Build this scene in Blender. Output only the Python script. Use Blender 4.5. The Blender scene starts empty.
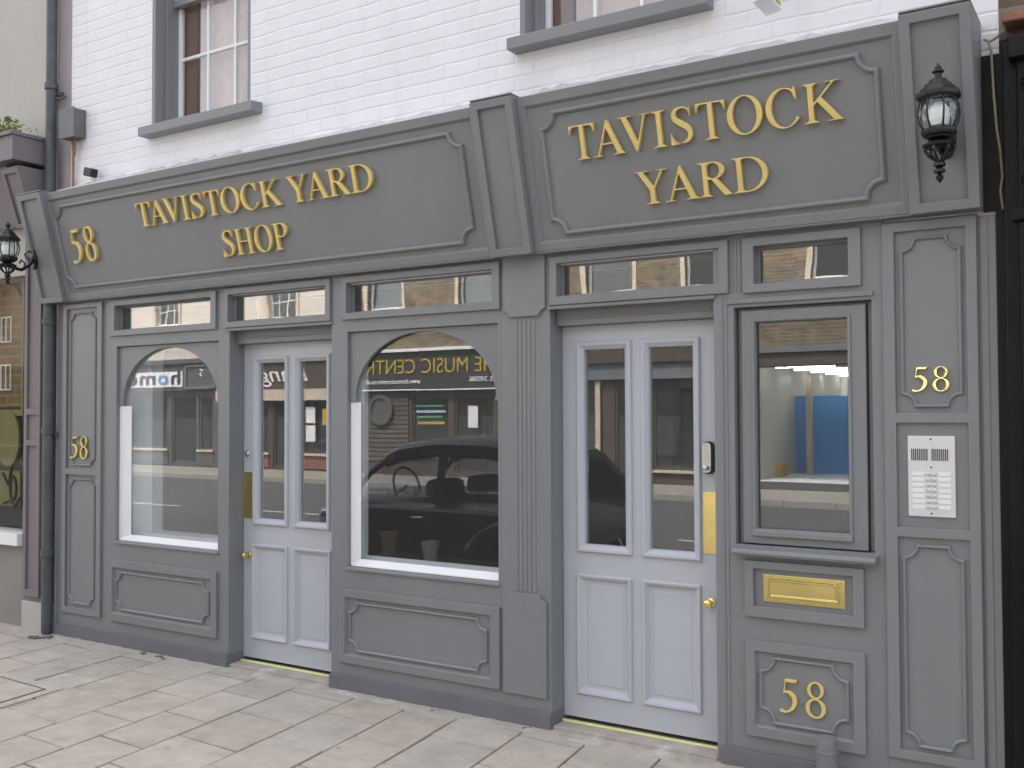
import bpy, math, random
import numpy as np
from mathutils import Vector, Matrix
random.seed(7)
R = math.radians
scene = bpy.context.scene
col = scene.collection

# ------------------------------------------------------------------ materials
def new_mat(name):
    m = bpy.data.materials.new(name); m.use_nodes = True
    nt = m.node_tree
    return m, nt, nt.nodes['Principled BSDF']

def paint(name, rgb, rough=0.5, metallic=0.0, var=0.08, scale=3.0, bump=0.05, bscale=60.0, spec=0.5, streak=False, dirt=None):
    """painted / plain surface: soft mottling of the base colour plus a fine uneven surface"""
    m, nt, p = new_mat(name)
    tc = nt.nodes.new('ShaderNodeTexCoord')
    n = nt.nodes.new('ShaderNodeTexNoise'); n.inputs['Scale'].default_value = scale; n.inputs['Detail'].default_value = 6
    n.inputs['Roughness'].default_value = 0.62
    if streak:
        mp = nt.nodes.new('ShaderNodeMapping'); mp.inputs['Scale'].default_value = (1, 1, 0.18)
        nt.links.new(tc.outputs['Object'], mp.inputs['Vector']); nt.links.new(mp.outputs['Vector'], n.inputs['Vector'])
    else:
        nt.links.new(tc.outputs['Object'], n.inputs['Vector'])
    r = nt.nodes.new('ShaderNodeValToRGB')
    a = [max(0, c*(1-var)) for c in rgb]; b = [min(1, c*(1+var)) for c in rgb]
    r.color_ramp.elements[0].color = (*a, 1); r.color_ramp.elements[1].color = (*b, 1)
    r.color_ramp.elements[0].position = 0.3; r.color_ramp.elements[1].position = 0.7
    nt.links.new(n.outputs['Fac'], r.inputs['Fac'])
    out = r.outputs['Color']
    if dirt:
        drgb, dscale, dlo, dhi = dirt
        n3 = nt.nodes.new('ShaderNodeTexNoise'); n3.inputs['Scale'].default_value = dscale; n3.inputs['Detail'].default_value = 9
        n3.inputs['Roughness'].default_value = 0.7
        nt.links.new(tc.outputs['Object'], n3.inputs['Vector'])
        mr = nt.nodes.new('ShaderNodeMapRange'); mr.inputs['From Min'].default_value = dlo; mr.inputs['From Max'].default_value = dhi
        nt.links.new(n3.outputs['Fac'], mr.inputs['Value'])
        mx = nt.nodes.new('ShaderNodeMix'); mx.data_type = 'RGBA'
        mx.inputs['B'].default_value = (*drgb, 1)
        nt.links.new(mr.outputs['Result'], mx.inputs['Factor']); nt.links.new(out, mx.inputs['A'])
        out = mx.outputs['Result']
    nt.links.new(out, p.inputs['Base Color'])
    p.inputs['Roughness'].default_value = rough; p.inputs['Metallic'].default_value = metallic
    if streak:                                # uneven sheen
        rr = nt.nodes.new('ShaderNodeMapRange'); rr.inputs['From Min'].default_value = 0.3; rr.inputs['From Max'].default_value = 0.7
        rr.inputs['To Min'].default_value = rough-0.08; rr.inputs['To Max'].default_value = rough+0.14
        nt.links.new(n.outputs['Fac'], rr.inputs['Value']); nt.links.new(rr.outputs['Result'], p.inputs['Roughness'])
    p.inputs['Specular IOR Level'].default_value = spec
    if bump:
        n2 = nt.nodes.new('ShaderNodeTexNoise'); n2.inputs['Scale'].default_value = bscale; n2.inputs['Detail'].default_value = 4
        nt.links.new(tc.outputs['Object'], n2.inputs['Vector'])
        bp = nt.nodes.new('ShaderNodeBump'); bp.inputs['Strength'].default_value = bump; bp.inputs['Distance'].default_value = 0.01
        nt.links.new(n2.outputs['Fac'], bp.inputs['Height']); nt.links.new(bp.outputs['Normal'], p.inputs['Normal'])
    return m

def glass(name, r0=0.2, tint=(0.93, 0.95, 0.95), wave=0.02, wscale=3.0, film=0.0, graze=1.0):
    m, nt, p = new_mat(name); nt.nodes.remove(p)
    out = nt.nodes['Material Output']
    tr = nt.nodes.new('ShaderNodeBsdfTransparent'); tr.inputs['Color'].default_value = (*tint, 1)
    gl = nt.nodes.new('ShaderNodeBsdfGlossy'); gl.inputs['Roughness'].default_value = 0.0
    gl.inputs['Color'].default_value = (1, 1, 1, 1)
    lw = nt.nodes.new('ShaderNodeLayerWeight'); lw.inputs['Blend'].default_value = 0.5
    pw = nt.nodes.new('ShaderNodeMath'); pw.operation = 'POWER'; pw.inputs[1].default_value = 4.0
    nt.links.new(lw.outputs['Facing'], pw.inputs[0])
    fr = nt.nodes.new('ShaderNodeMath'); fr.operation = 'MULTIPLY_ADD'; fr.inputs[1].default_value = (1-r0)*graze; fr.inputs[2].default_value = r0
    nt.links.new(pw.outputs[0], fr.inputs[0])
    mx = nt.nodes.new('ShaderNodeMixShader')
    tc = nt.nodes.new('ShaderNodeTexCoord')
    n = nt.nodes.new('ShaderNodeTexNoise'); n.inputs['Scale'].default_value = wscale; n.inputs['Detail'].default_value = 1
    bp = nt.nodes.new('ShaderNodeBump'); bp.inputs['Strength'].default_value = wave; bp.inputs['Distance'].default_value = 0.05
    nt.links.new(tc.outputs['Object'], n.inputs['Vector']); nt.links.new(n.outputs['Fac'], bp.inputs['Height'])
    nt.links.new(bp.outputs['Normal'], gl.inputs['Normal'])
    nt.links.new(fr.outputs[0], mx.inputs['Fac'])
    base = tr.outputs['BSDF']
    if film:                                  # even pale veil on the pane: dust plus painted-in sky haze
        df = nt.nodes.new('ShaderNodeBsdfDiffuse'); df.inputs['Color'].default_value = (0.75, 0.75, 0.74, 1)
        m2 = nt.nodes.new('ShaderNodeMixShader'); m2.inputs['Fac'].default_value = film
        nt.links.new(base, m2.inputs[1]); nt.links.new(df.outputs['BSDF'], m2.inputs[2]); base = m2.outputs['Shader']
    nt.links.new(base, mx.inputs[1]); nt.links.new(gl.outputs['BSDF'], mx.inputs[2])
    nt.links.new(mx.outputs['Shader'], out.inputs['Surface'])
    return m

def brick(name, c1, c2, mortar, runs=None, bw=0.225, rh=0.075, ms=0.010, bump=0.5, rough=0.85, var=0.15, axis='XZ', soft=0.1, noise_bump=0.25):
    m, nt, p = new_mat(name)
    tc = nt.nodes.new('ShaderNodeTexCoord'); sx = nt.nodes.new('ShaderNodeSeparateXYZ'); cx = nt.nodes.new('ShaderNodeCombineXYZ')
    nt.links.new(tc.outputs['Object'], sx.inputs['Vector'])
    ad = nt.nodes.new('ShaderNodeMath'); ad.operation = 'ADD'
    nt.links.new(sx.outputs['X'], ad.inputs[0]); nt.links.new(sx.outputs['Y'], ad.inputs[1])
    # a little waviness in the courses
    wn = nt.nodes.new('ShaderNodeTexNoise'); wn.inputs['Scale'].default_value = 5.0; wn.inputs['Detail'].default_value = 3
    nt.links.new(tc.outputs['Object'], wn.inputs['Vector'])
    wm = nt.nodes.new('ShaderNodeMath'); wm.operation = 'MULTIPLY_ADD'; wm.inputs[1].default_value = 0.022
    nt.links.new(wn.outputs['Fac'], wm.inputs[0]); nt.links.new(sx.outputs['Z'], wm.inputs[2])
    nt.links.new(ad.outputs[0], cx.inputs['X']); nt.links.new(wm.outputs[0], cx.inputs['Y'])
    b = nt.nodes.new('ShaderNodeTexBrick')
    b.inputs['Scale'].default_value = 1.0; b.inputs['Brick Width'].default_value = bw; b.inputs['Row Height'].default_value = rh
    b.inputs['Mortar Size'].default_value = ms; b.inputs['Mortar Smooth'].default_value = soft; b.inputs['Bias'].default_value = 0
    b.inputs['Color1'].default_value = (*c1, 1); b.inputs['Color2'].default_value = (*c2, 1); b.inputs['Mortar'].default_value = (*mortar, 1)
    nt.links.new(cx.outputs['Vector'], b.inputs['Vector'])
    n = nt.nodes.new('ShaderNodeTexNoise'); n.inputs['Scale'].default_value = 4.0; n.inputs['Detail'].default_value = 8
    nt.links.new(tc.outputs['Object'], n.inputs['Vector'])
    hs = nt.nodes.new('ShaderNodeHueSaturation')
    mr = nt.nodes.new('ShaderNodeMapRange'); mr.inputs['From Min'].default_value = 0.3; mr.inputs['From Max'].default_value = 0.7
    mr.inputs['To Min'].default_value = 1-var; mr.inputs['To Max'].default_value = 1+var
    nt.links.new(n.outputs['Fac'], mr.inputs['Value']); nt.links.new(mr.outputs['Result'], hs.inputs['Value'])
    nt.links.new(b.outputs['Color'], hs.inputs['Color'])
    outc = hs.outputs['Color']
    if runs:
        mp = nt.nodes.new('ShaderNodeMapping'); mp.inputs['Scale'].default_value = (7, 7, 0.9); nt.links.new(tc.outputs['Object'], mp.inputs['Vector'])
        rn = nt.nodes.new('ShaderNodeTexNoise'); rn.inputs['Scale'].default_value = 1.0; rn.inputs['Detail'].default_value = 9; rn.inputs['Roughness'].default_value = 0.68
        nt.links.new(mp.outputs['Vector'], rn.inputs['Vector'])
        rm = nt.nodes.new('ShaderNodeMapRange'); rm.inputs['From Min'].default_value = 0.52; rm.inputs['From Max'].default_value = 0.85; rm.inputs['To Max'].default_value = 0.28
        nt.links.new(rn.outputs['Fac'], rm.inputs['Value'])
        rx = nt.nodes.new('ShaderNodeMix'); rx.data_type = 'RGBA'; rx.inputs['B'].default_value = (*runs, 1)
        nt.links.new(rm.outputs['Result'], rx.inputs['Factor']); nt.links.new(outc, rx.inputs['A']); outc = rx.outputs['Result']
    nt.links.new(outc, p.inputs['Base Color'])
    p.inputs['Roughness'].default_value = rough; p.inputs['Specular IOR Level'].default_value = 0.3
    # height = bricks proud of mortar + rough faces
    n2 = nt.nodes.new('ShaderNodeTexNoise'); n2.inputs['Scale'].default_value = 28.0; n2.inputs['Detail'].default_value = 6
    nt.links.new(tc.outputs['Object'], n2.inputs['Vector'])
    hm = nt.nodes.new('ShaderNodeMath'); hm.operation = 'SUBTRACT'; hm.inputs[0].default_value = 1.0
    nt.links.new(b.outputs['Fac'], hm.inputs[1])
    h2 = nt.nodes.new('ShaderNodeMath'); h2.operation = 'MULTIPLY_ADD'; h2.inputs[1].default_value = noise_bump
    nt.links.new(n2.outputs['Fac'], h2.inputs[0]); nt.links.new(hm.outputs[0], h2.inputs[2])
    bp = nt.nodes.new('ShaderNodeBump'); bp.inputs['Strength'].default_value = bump; bp.inputs['Distance'].default_value = 0.012
    nt.links.new(h2.outputs[0], bp.inputs['Height']); nt.links.new(bp.outputs['Normal'], p.inputs['Normal'])
    return m

def emit(name, rgb, s):
    m, nt, p = new_mat(name)
    p.inputs['Base Color'].default_value = (*rgb, 1)
    p.inputs['Emission Color'].default_value = (*rgb, 1); p.inputs['Emission Strength'].default_value = s
    return m

def flag_mat(name):
    m, nt, p = new_mat(name)
    g = nt.nodes.new('ShaderNodeNewGeometry'); tc = nt.nodes.new('ShaderNodeTexCoord')
    r = nt.nodes.new('ShaderNodeValToRGB'); cr = r.color_ramp
    cols = [(0.0, (0.452, 0.400, 0.328)), (0.3, (0.482, 0.428, 0.352)), (0.55, (0.412, 0.374, 0.316)), (0.75, (0.497, 0.441, 0.362)), (1.0, (0.430, 0.376, 0.306))]
    while len(cr.elements) < len(cols): cr.elements.new(0.5)
    for e, (pos, c) in zip(cr.elements, cols): e.position = pos; e.color = (*c, 1)
    nt.links.new(g.outputs['Random Per Island'], r.inputs['Fac'])
    n = nt.nodes.new('ShaderNodeTexNoise'); n.inputs['Scale'].default_value = 6; n.inputs['Detail'].default_value = 10; n.inputs['Roughness'].default_value = 0.7
    nt.links.new(tc.outputs['Object'], n.inputs['Vector'])
    mr = nt.nodes.new('ShaderNodeMapRange'); mr.inputs['From Min'].default_value = 0.28; mr.inputs['From Max'].default_value = 0.72
    mr.inputs['To Min'].default_value = 0.78; mr.inputs['To Max'].default_value = 1.18
    nt.links.new(n.outputs['Fac'], mr.inputs['Value'])
    hs = nt.nodes.new('ShaderNodeHueSaturation'); nt.links.new(mr.outputs['Result'], hs.inputs['Value']); nt.links.new(r.outputs['Color'], hs.inputs['Color'])
    # dark specks and old stains
    n3 = nt.nodes.new('ShaderNodeTexNoise'); n3.inputs['Scale'].default_value = 26; n3.inputs['Detail'].default_value = 5
    nt.links.new(tc.outputs['Object'], n3.inputs['Vector'])
    m3 = nt.nodes.new('ShaderNodeMapRange'); m3.inputs['From Min'].default_value = 0.66; m3.inputs['From Max'].default_value = 0.8
    m3.inputs['To Max'].default_value = 0.45
    nt.links.new(n3.outputs['Fac'], m3.inputs['Value'])
    mx = nt.nodes.new('ShaderNodeMix'); mx.data_type = 'RGBA'; mx.inputs['B'].default_value = (0.16, 0.14, 0.125, 1)
    nt.links.new(m3.outputs['Result'], mx.inputs['Factor']); nt.links.new(hs.outputs['Color'], mx.inputs['A'])
    # pale cement smears
    n4 = nt.nodes.new('ShaderNodeTexNoise'); n4.inputs['Scale'].default_value = 1.6; n4.inputs['Detail'].default_value = 8; n4.inputs['Roughness'].default_value = 0.65
    nt.links.new(tc.outputs['Object'], n4.inputs['Vector'])
    m4 = nt.nodes.new('ShaderNodeMapRange'); m4.inputs['From Min'].default_value = 0.56; m4.inputs['From Max'].default_value = 0.74; m4.inputs['To Max'].default_value = 0.5
    nt.links.new(n4.outputs['Fac'], m4.inputs['Value'])
    mx2 = nt.nodes.new('ShaderNodeMix'); mx2.data_type = 'RGBA'; mx2.inputs['B'].default_value = (0.52, 0.48, 0.43, 1)
    nt.links.new(m4.outputs['Result'], mx2.inputs['Factor']); nt.links.new(mx.outputs['Result'], mx2.inputs['A'])
    vo = nt.nodes.new('ShaderNodeTexVoronoi'); vo.inputs['Scale'].default_value = 3.2
    nt.links.new(tc.outputs['Object'], vo.inputs['Vector'])
    m5 = nt.nodes.new('ShaderNodeMapRange'); m5.inputs['From Min'].default_value = 0.055; m5.inputs['From Max'].default_value = 0.035; m5.inputs['To Max'].default_value = 0.55
    nt.links.new(vo.outputs['Distance'], m5.inputs['Value'])
    mx3 = nt.nodes.new('ShaderNodeMix'); mx3.data_type = 'RGBA'; mx3.inputs['B'].default_value = (0.20, 0.185, 0.165, 1)
    nt.links.new(m5.outputs['Result'], mx3.inputs['Factor']); nt.links.new(mx2.outputs['Result'], mx3.inputs['A'])
    nt.links.new(mx3.outputs['Result'], p.inputs['Base Color'])
    p.inputs['Roughness'].default_value = 0.85; p.inputs['Specular IOR Level'].default_value = 0.25
    n2 = nt.nodes.new('ShaderNodeTexNoise'); n2.inputs['Scale'].default_value = 45; n2.inputs['Detail'].default_value = 8
    nt.links.new(tc.outputs['Object'], n2.inputs['Vector'])
    bp = nt.nodes.new('ShaderNodeBump'); bp.inputs['Strength'].default_value = 0.35; bp.inputs['Distance'].default_value = 0.006
    nt.links.new(n2.outputs['Fac'], bp.inputs['Height']); nt.links.new(bp.outputs['Normal'], p.inputs['Normal'])
    return m

M = {}
M['grey'] = paint('grey_gloss_paint', (0.218, 0.226, 0.230), 0.36, var=0.05, scale=2.2, bump=0.05, bscale=35, streak=True, dirt=((0.25, 0.245, 0.235), 7.0, 0.60, 0.95))
M['plinth'] = paint('plinth_paint', (0.155, 0.158, 0.174), 0.5, var=0.07, scale=4, bump=0.08, dirt=((0.25, 0.235, 0.21), 9.0, 0.6, 0.9))
M['door'] = paint('pale_grey_door_paint', (0.485, 0.503, 0.542), 0.38, var=0.03, scale=2, bump=0.04, bscale=30, streak=True, dirt=((0.33, 0.32, 0.31), 9.0, 0.68, 1.0))
M['white'] = paint('white_paint', (0.84, 0.84, 0.84), 0.45, var=0.03, bump=0.03)
M['gold'] = paint('gold_lettering', (0.78, 0.60, 0.22), 0.42, metallic=0.25, var=0.08, scale=14, bump=0.03)
M['brass'] = paint('polished_brass', (0.86, 0.70, 0.27), 0.18, metallic=1.0, var=0.12, scale=9, bump=0.03, bscale=20)
M['brasstread'] = paint('brass_threshold', (0.90, 0.88, 0.42), 0.4, metallic=0.1, var=0.1, scale=12, bump=0.05)
M['chrome'] = paint('brushed_steel', (0.6, 0.6, 0.6), 0.3, metallic=1.0, var=0.05, bump=0.02)
M['alu'] = paint('satin_aluminium', (0.72, 0.72, 0.70), 0.42, metallic=0.35, var=0.03, scale=5, bump=0.02)
M['slot'] = paint('dark_slot', (0.03, 0.03, 0.03), 0.7, bump=0)
M['label'] = paint('white_name_card', (0.85, 0.85, 0.85), 0.5, var=0.01, bump=0)
M['black'] = paint('black_iron_paint', (0.010, 0.010, 0.011), 0.36, var=0.2, scale=20, bump=0.12, bscale=50)
M['blackwood'] = paint('black_gloss_timber', (0.008, 0.008, 0.0085), 0.34, var=0.3, scale=6, bump=0.15, bscale=22, spec=0.22, dirt=((0.022, 0.021, 0.020), 6.0, 0.58, 0.9))
M['glass'] = glass('window_glass', 0.095, (0.94, 0.96, 0.96), 0.004, 1.6, 0.022)
M['oldglass'] = glass('old_wavy_glass', 0.15, (0.94, 0.96, 0.96), 0.010, 3.5, 0.025)
M['dullglass'] = glass('weak_reflection_shop_glass', 0.008, (0.90, 0.90, 0.88), 0.0, 3.5, 0.0, 0.10)  # mirroring cut down so the reflection painted behind it shows
M['sashglass'] = glass('sash_glass', 0.05, (0.97, 0.97, 0.97), 0.012, 3.5, 0.012)
M['clearglass'] = glass('clear_thin_glass', 0.03, (0.97, 0.98, 0.98), 0.0, 3.5)
M['lampglass'] = glass('lantern_glass', 0.08, (0.95, 0.98, 0.98), 0.3, 40)
M['whitebrick'] = brick('white_painted_brick', (0.80, 0.79, 0.80), (0.82, 0.81, 0.82), (0.80, 0.79, 0.80), runs=(0.56, 0.55, 0.54), ms=0.009, bump=0.34, var=0.02, rough=0.6, soft=0.9, noise_bump=0.5)
M['mortar'] = paint('white_mortar_fillet', (0.50, 0.51, 0.50), 0.9, var=0.12, scale=18, bump=0.6, bscale=40)
M['beige'] = paint('beige_render', (0.475, 0.455, 0.405), 0.9, var=0.05, scale=2, bump=0.25, bscale=120, streak=True)
M['mauve'] = paint('mauve_grey_paint', (0.20, 0.178, 0.185), 0.55, var=0.08, scale=4, bump=0.08, streak=True)
M['pinkwall'] = paint('pinkish_render_strip', (0.40, 0.36, 0.36), 0.85, var=0.08, scale=6, bump=0.2)
M['pipe'] = paint('grey_cast_iron_pipe', (0.085, 0.095, 0.10), 0.5, var=0.25, scale=9, bump=0.2, bscale=40)
M['boxgrey'] = paint('weathered_grey_box', (0.13, 0.135, 0.135), 0.5, var=0.2, scale=9, bump=0.1)
M['stubpipe'] = paint('grey_painted_steel', (0.19, 0.195, 0.205), 0.45, var=0.1, scale=20, bump=0.12, bscale=60)
M['cable'] = paint('tan_cable', (0.34, 0.29, 0.21), 0.7, bump=0)
M['copper'] = paint('copper_pipe', (0.30, 0.16, 0.11), 0.6, var=0.3, bump=0)
M['terracotta'] = paint('terracotta', (0.29, 0.13, 0.08), 0.8, var=0.25, scale=14, bump=0.3)
M['flag'] = flag_mat('sandstone_paving')
M['joint'] = paint('paving_joint', (0.16, 0.14, 0.12), 0.95, var=0.3, scale=14, bump=0.6, bscale=60)
M['concrete'] = paint('pale_cement', (0.42, 0.37, 0.31), 0.9, var=0.16, scale=9, bump=0.5, bscale=50, dirt=((0.60, 0.57, 0.53), 5, 0.52, 0.7))
M['farpave'] = paint('weathered_grey_paving', (0.235, 0.215, 0.185), 0.9, var=0.15, scale=5, bump=0.2)
M['asphalt'] = paint('asphalt', (0.075, 0.075, 0.078), 0.9, var=0.15, scale=8, bump=0.5, bscale=180)
M['kerb'] = paint('granite_kerb', (0.28, 0.265, 0.24), 0.85, var=0.15, scale=12, bump=0.3)
M['roadwhite'] = paint('road_marking', (0.38, 0.38, 0.36), 0.8, var=0.15, scale=10, bump=0.2)
M['roadyellow'] = paint('yellow_road_marking', (0.62, 0.45, 0.08), 0.8, var=0.2, scale=10, bump=0.2)
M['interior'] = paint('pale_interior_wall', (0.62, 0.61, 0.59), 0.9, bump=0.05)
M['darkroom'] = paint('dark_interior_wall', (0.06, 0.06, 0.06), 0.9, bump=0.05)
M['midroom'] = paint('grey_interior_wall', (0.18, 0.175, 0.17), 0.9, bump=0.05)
M['slat'] = paint('dark_slatted_boards', (0.105, 0.095, 0.08), 0.8, var=0.2, bump=0.1)
M['riser'] = paint('grey_brown_stallriser', (0.27, 0.255, 0.23), 0.85, var=0.1, bump=0.2)
M['sandmortar'] = paint('sandy_mortar', (0.47, 0.41, 0.335), 0.95, var=0.15, scale=12, bump=0.5)
M['intfloor'] = paint('interior_floorboards', (0.10, 0.085, 0.07), 0.6, bump=0.05)
M['cream'] = brick('cream_painted_wall', (0.63, 0.565, 0.50), (0.64, 0.575, 0.51), (0.59, 0.53, 0.47), bump=0.3, var=0.05, soft=0.6)
M['stock'] = brick('brown_stock_brick', (0.20, 0.15, 0.095), (0.14, 0.105, 0.07), (0.24, 0.215, 0.175), bump=0.5, var=0.3)
M['ybrick'] = brick('yellow_brown_brick', (0.27, 0.17, 0.075), (0.21, 0.14, 0.07), (0.28, 0.23, 0.16), bump=0.5, var=0.2)
M['oppgrey'] = paint('slate_shopfront_paint', (0.10, 0.10, 0.10), 0.5, bump=0.05)
M['oppsign'] = paint('charcoal_signboard', (0.045, 0.045, 0.05), 0.5, bump=0.03)
M['oppbrown'] = paint('brown_signboard', (0.085, 0.066, 0.058), 0.5, bump=0.03)
M['oppblue'] = paint('grey_blue_board', (0.16, 0.18, 0.20), 0.5, bump=0.03)
M['oppcream'] = paint('cream_stone_trim', (0.55, 0.47, 0.38), 0.7, bump=0.1)
M['oppred'] = paint('red_brown_stallriser', (0.22, 0.10, 0.075), 0.7, bump=0.1)
M['signwhite'] = paint('white_signboard', (0.78, 0.78, 0.78), 0.5, bump=0.0)
M['inkdark'] = paint('dark_sign_letters', (0.05, 0.05, 0.06), 0.5, bump=0.0)
M['inkblue'] = paint('blue_sign_letter', (0.12, 0.33, 0.62), 0.5, bump=0.0)
M['inkyellow'] = paint('yellow_sign_letters', (0.52, 0.35, 0.04), 0.5, bump=0.0)
M['bluewall'] = paint('bright_blue_panel', (0.10, 0.33, 0.78), 0.5, bump=0.0)
M['carpaint'] = paint('black_car_paint', (0.030, 0.034, 0.042), 0.18, var=0.1, bump=0)
M['rubber'] = paint('black_rubber', (0.02, 0.02, 0.02), 0.8, bump=0.1)
M['carseat'] = paint('dark_leather', (0.04, 0.03, 0.028), 0.6, bump=0.1)
M['curtain'] = paint('reflected_pink_curtain', (0.66, 0.545, 0.48), 0.9, var=0.08, scale=12, bump=0.3, bscale=14)  # curtain tone that also carries the pink reflected in the panes
M['brownwood'] = paint('brown_shutter', (0.20, 0.105, 0.07), 0.7, var=0.25, scale=5, bump=0.1, streak=True)
M['roof'] = paint('roof_slate', (0.09, 0.09, 0.10), 0.8, bump=0.2)
M['leaf'] = paint('leaf_green', (0.27, 0.33, 0.08), 0.6, var=0.4, scale=30, bump=0.1)
M['olive'] = paint('olive_gold_panel', (0.20, 0.185, 0.06), 0.5, var=0.1, bump=0.02)
M['darkwin'] = paint('dark_backing', (0.025, 0.022, 0.026), 0.5, bump=0)
M['purple'] = paint('dark_plum_paint', (0.06, 0.042, 0.055), 0.5, var=0.15, bump=0.05)
M['paleblue'] = paint('pale_blue_panel', (0.35, 0.45, 0.60), 0.5, bump=0)
M['lamp'] = emit('fluorescent_tube', (1.0, 0.97, 0.88), 15.0)
M['white_bulb'] = paint('opal_bulb', (0.88, 0.90, 0.84), 0.3, var=0.02, bump=0)
M['greenink'] = paint('green_poster', (0.10, 0.30, 0.16), 0.5, bump=0)
M['pinkpot'] = paint('pale_clay_pot', (0.32, 0.25, 0.23), 0.8, var=0.1, bump=0.1)

# ------------------------------------------------------------------ mesh builder
class MB:
    def __init__(self, X=None): self.v = []; self.f = []; self.X = X
    def add(self, vs, fs):
        b = len(self.v)
        for p in vs:
            p = Vector(p)
            if self.X is not None: p = self.X @ p
            self.v.append(p)
        for f in fs: self.f.append([i+b for i in f])
        return self
    def box(self, x0, x1, y0, y1, z0, z1):
        return self.add([(x0,y0,z0),(x1,y0,z0),(x1,y1,z0),(x0,y1,z0),(x0,y0,z1),(x1,y0,z1),(x1,y1,z1),(x0,y1,z1)],
                 [(3,2,1,0),(4,5,6,7),(0,1,5,4),(1,2,6,5),(2,3,7,6),(3,0,4,7)])
    def quad(self, a, b, c, d): return self.add([a,b,c,d], [(0,1,2,3)])
    def prism_x(self, poly, x0, x1):            # poly in (y,z)
        n = len(poly)
        return self.add([(x0,*p) for p in poly]+[(x1,*p) for p in poly],
                 [tuple(range(n)), tuple(reversed(range(n,2*n)))]+[((i+1)%n, i, n+i, n+(i+1)%n) for i in range(n)])
    def prism_y(self, poly, y0, y1):            # poly in (x,z)
        n = len(poly)
        return self.add([(p[0],y0,p[1]) for p in poly]+[(p[0],y1,p[1]) for p in poly],
                 [tuple(range(n)), tuple(reversed(range(n,2*n)))]+[((i+1)%n, i, n+i, n+(i+1)%n) for i in range(n)])
    def prism_z(self, poly, z0, z1):            # poly in (x,y)
        n = len(poly)
        return self.add([(p[0],p[1],z0) for p in poly]+[(p[0],p[1],z1) for p in poly],
                 [tuple(reversed(range(n))), tuple(range(n,2*n))]+[(i,(i+1)%n,n+(i+1)%n,n+i) for i in range(n)])
    def tube(self, pts, r, seg=10, cap=True):
        pts = [Vector(p) for p in pts]; n = len(pts)
        rs = r if isinstance(r, (list, tuple)) else [r]*n
        rings = []; up = Vector((0.13, 0.31, 0.94))
        for i, p in enumerate(pts):
            t = (pts[min(i+1,n-1)]-pts[max(i-1,0)]).normalized()
            a = t.cross(up)
            if a.length < 0.05: a = t.cross(Vector((1,0,0)))
            a.normalize(); b = t.cross(a)
            rings.append([p+(a*math.cos(2*math.pi*k/seg)+b*math.sin(2*math.pi*k/seg))*rs[i] for k in range(seg)])
        vs = [q for ring in rings for q in ring]; fs = []
        for i in range(n-1):
            for k in range(seg):
                fs.append((i*seg+k, i*seg+(k+1)%seg, (i+1)*seg+(k+1)%seg, (i+1)*seg+k))
        if cap: fs += [tuple(reversed(range(seg))), tuple(range((n-1)*seg, n*seg))]
        return self.add(vs, fs)
    def lathe(self, prof, c=(0,0,0), seg=24, rot=0.0, sx=1.0, sy=1.0):      # prof: (r,z) bottom->top, about z
        vs = []; fs = []; n = len(prof)
        for (r, z) in prof:
            for k in range(seg):
                a = rot+2*math.pi*k/seg
                vs.append((c[0]+r*sx*math.cos(a), c[1]+r*sy*math.sin(a), c[2]+z))
        for i in range(n-1):
            for k in range(seg):
                fs.append((i*seg+k, i*seg+(k+1)%seg, (i+1)*seg+(k+1)%seg, (i+1)*seg+k))
        fs += [tuple(reversed(range(seg))), tuple(range((n-1)*seg, n*seg))]
        return self.add(vs, fs)
    def sphere(self, c, r, seg=16, rings=10, sx=1, sy=1, sz=1):
        prof = [(max(1e-4, r*math.sin(math.pi*i/rings)), -r*sz*math.cos(math.pi*i/rings)) for i in range(rings+1)]
        return self.lathe(prof, c, seg, 0, sx, sy)
    def plate(self, x0, x1, z0, z1, holes, y0, y1):
        """board facing -Y with rectangular holes; front at y0, back at y1"""
        xs = sorted({x0, x1, *[h[0] for h in holes], *[h[1] for h in holes]})
        zs = sorted({z0, z1, *[h[2] for h in holes], *[h[3] for h in holes]})
        xs = [x for x in xs if x0 <= x <= x1]; zs = [z for z in zs if z0 <= z <= z1]
        inh = lambda x, z: any(h[0] < x < h[1] and h[2] < z < h[3] for h in holes)
        solid = {(i, j): not inh((xs[i]+xs[i+1])/2, (zs[j]+zs[j+1])/2) for i in range(len(xs)-1) for j in range(len(zs)-1)}
        vid = {}; vs = []; fs = []
        def V(i, j, s):
            k = (i, j, s)
            if k not in vid: vid[k] = len(vs); vs.append((xs[i], (y0, y1)[s], zs[j]))
            return vid[k]
        for (i, j), s in solid.items():
            if not s: continue
            fs.append((V(i,j,0), V(i+1,j,0), V(i+1,j+1,0), V(i,j+1,0)))
            fs.append((V(i,j+1,1), V(i+1,j+1,1), V(i+1,j,1), V(i,j,1)))
            g = lambda a, b: solid.get((a, b), False)
            if not g(i-1,j): fs.append((V(i,j,1), V(i,j,0), V(i,j+1,0), V(i,j+1,1)))
            if not g(i+1,j): fs.append((V(i+1,j,0), V(i+1,j,1), V(i+1,j+1,1), V(i+1,j+1,0)))
            if not g(i,j-1): fs.append((V(i,j,1), V(i+1,j,1), V(i+1,j,0), V(i,j,0)))
            if not g(i,j+1): fs.append((V(i,j+1,0), V(i+1,j+1,0), V(i+1,j+1,1), V(i,j+1,1)))
        return self.add(vs, fs)
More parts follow.
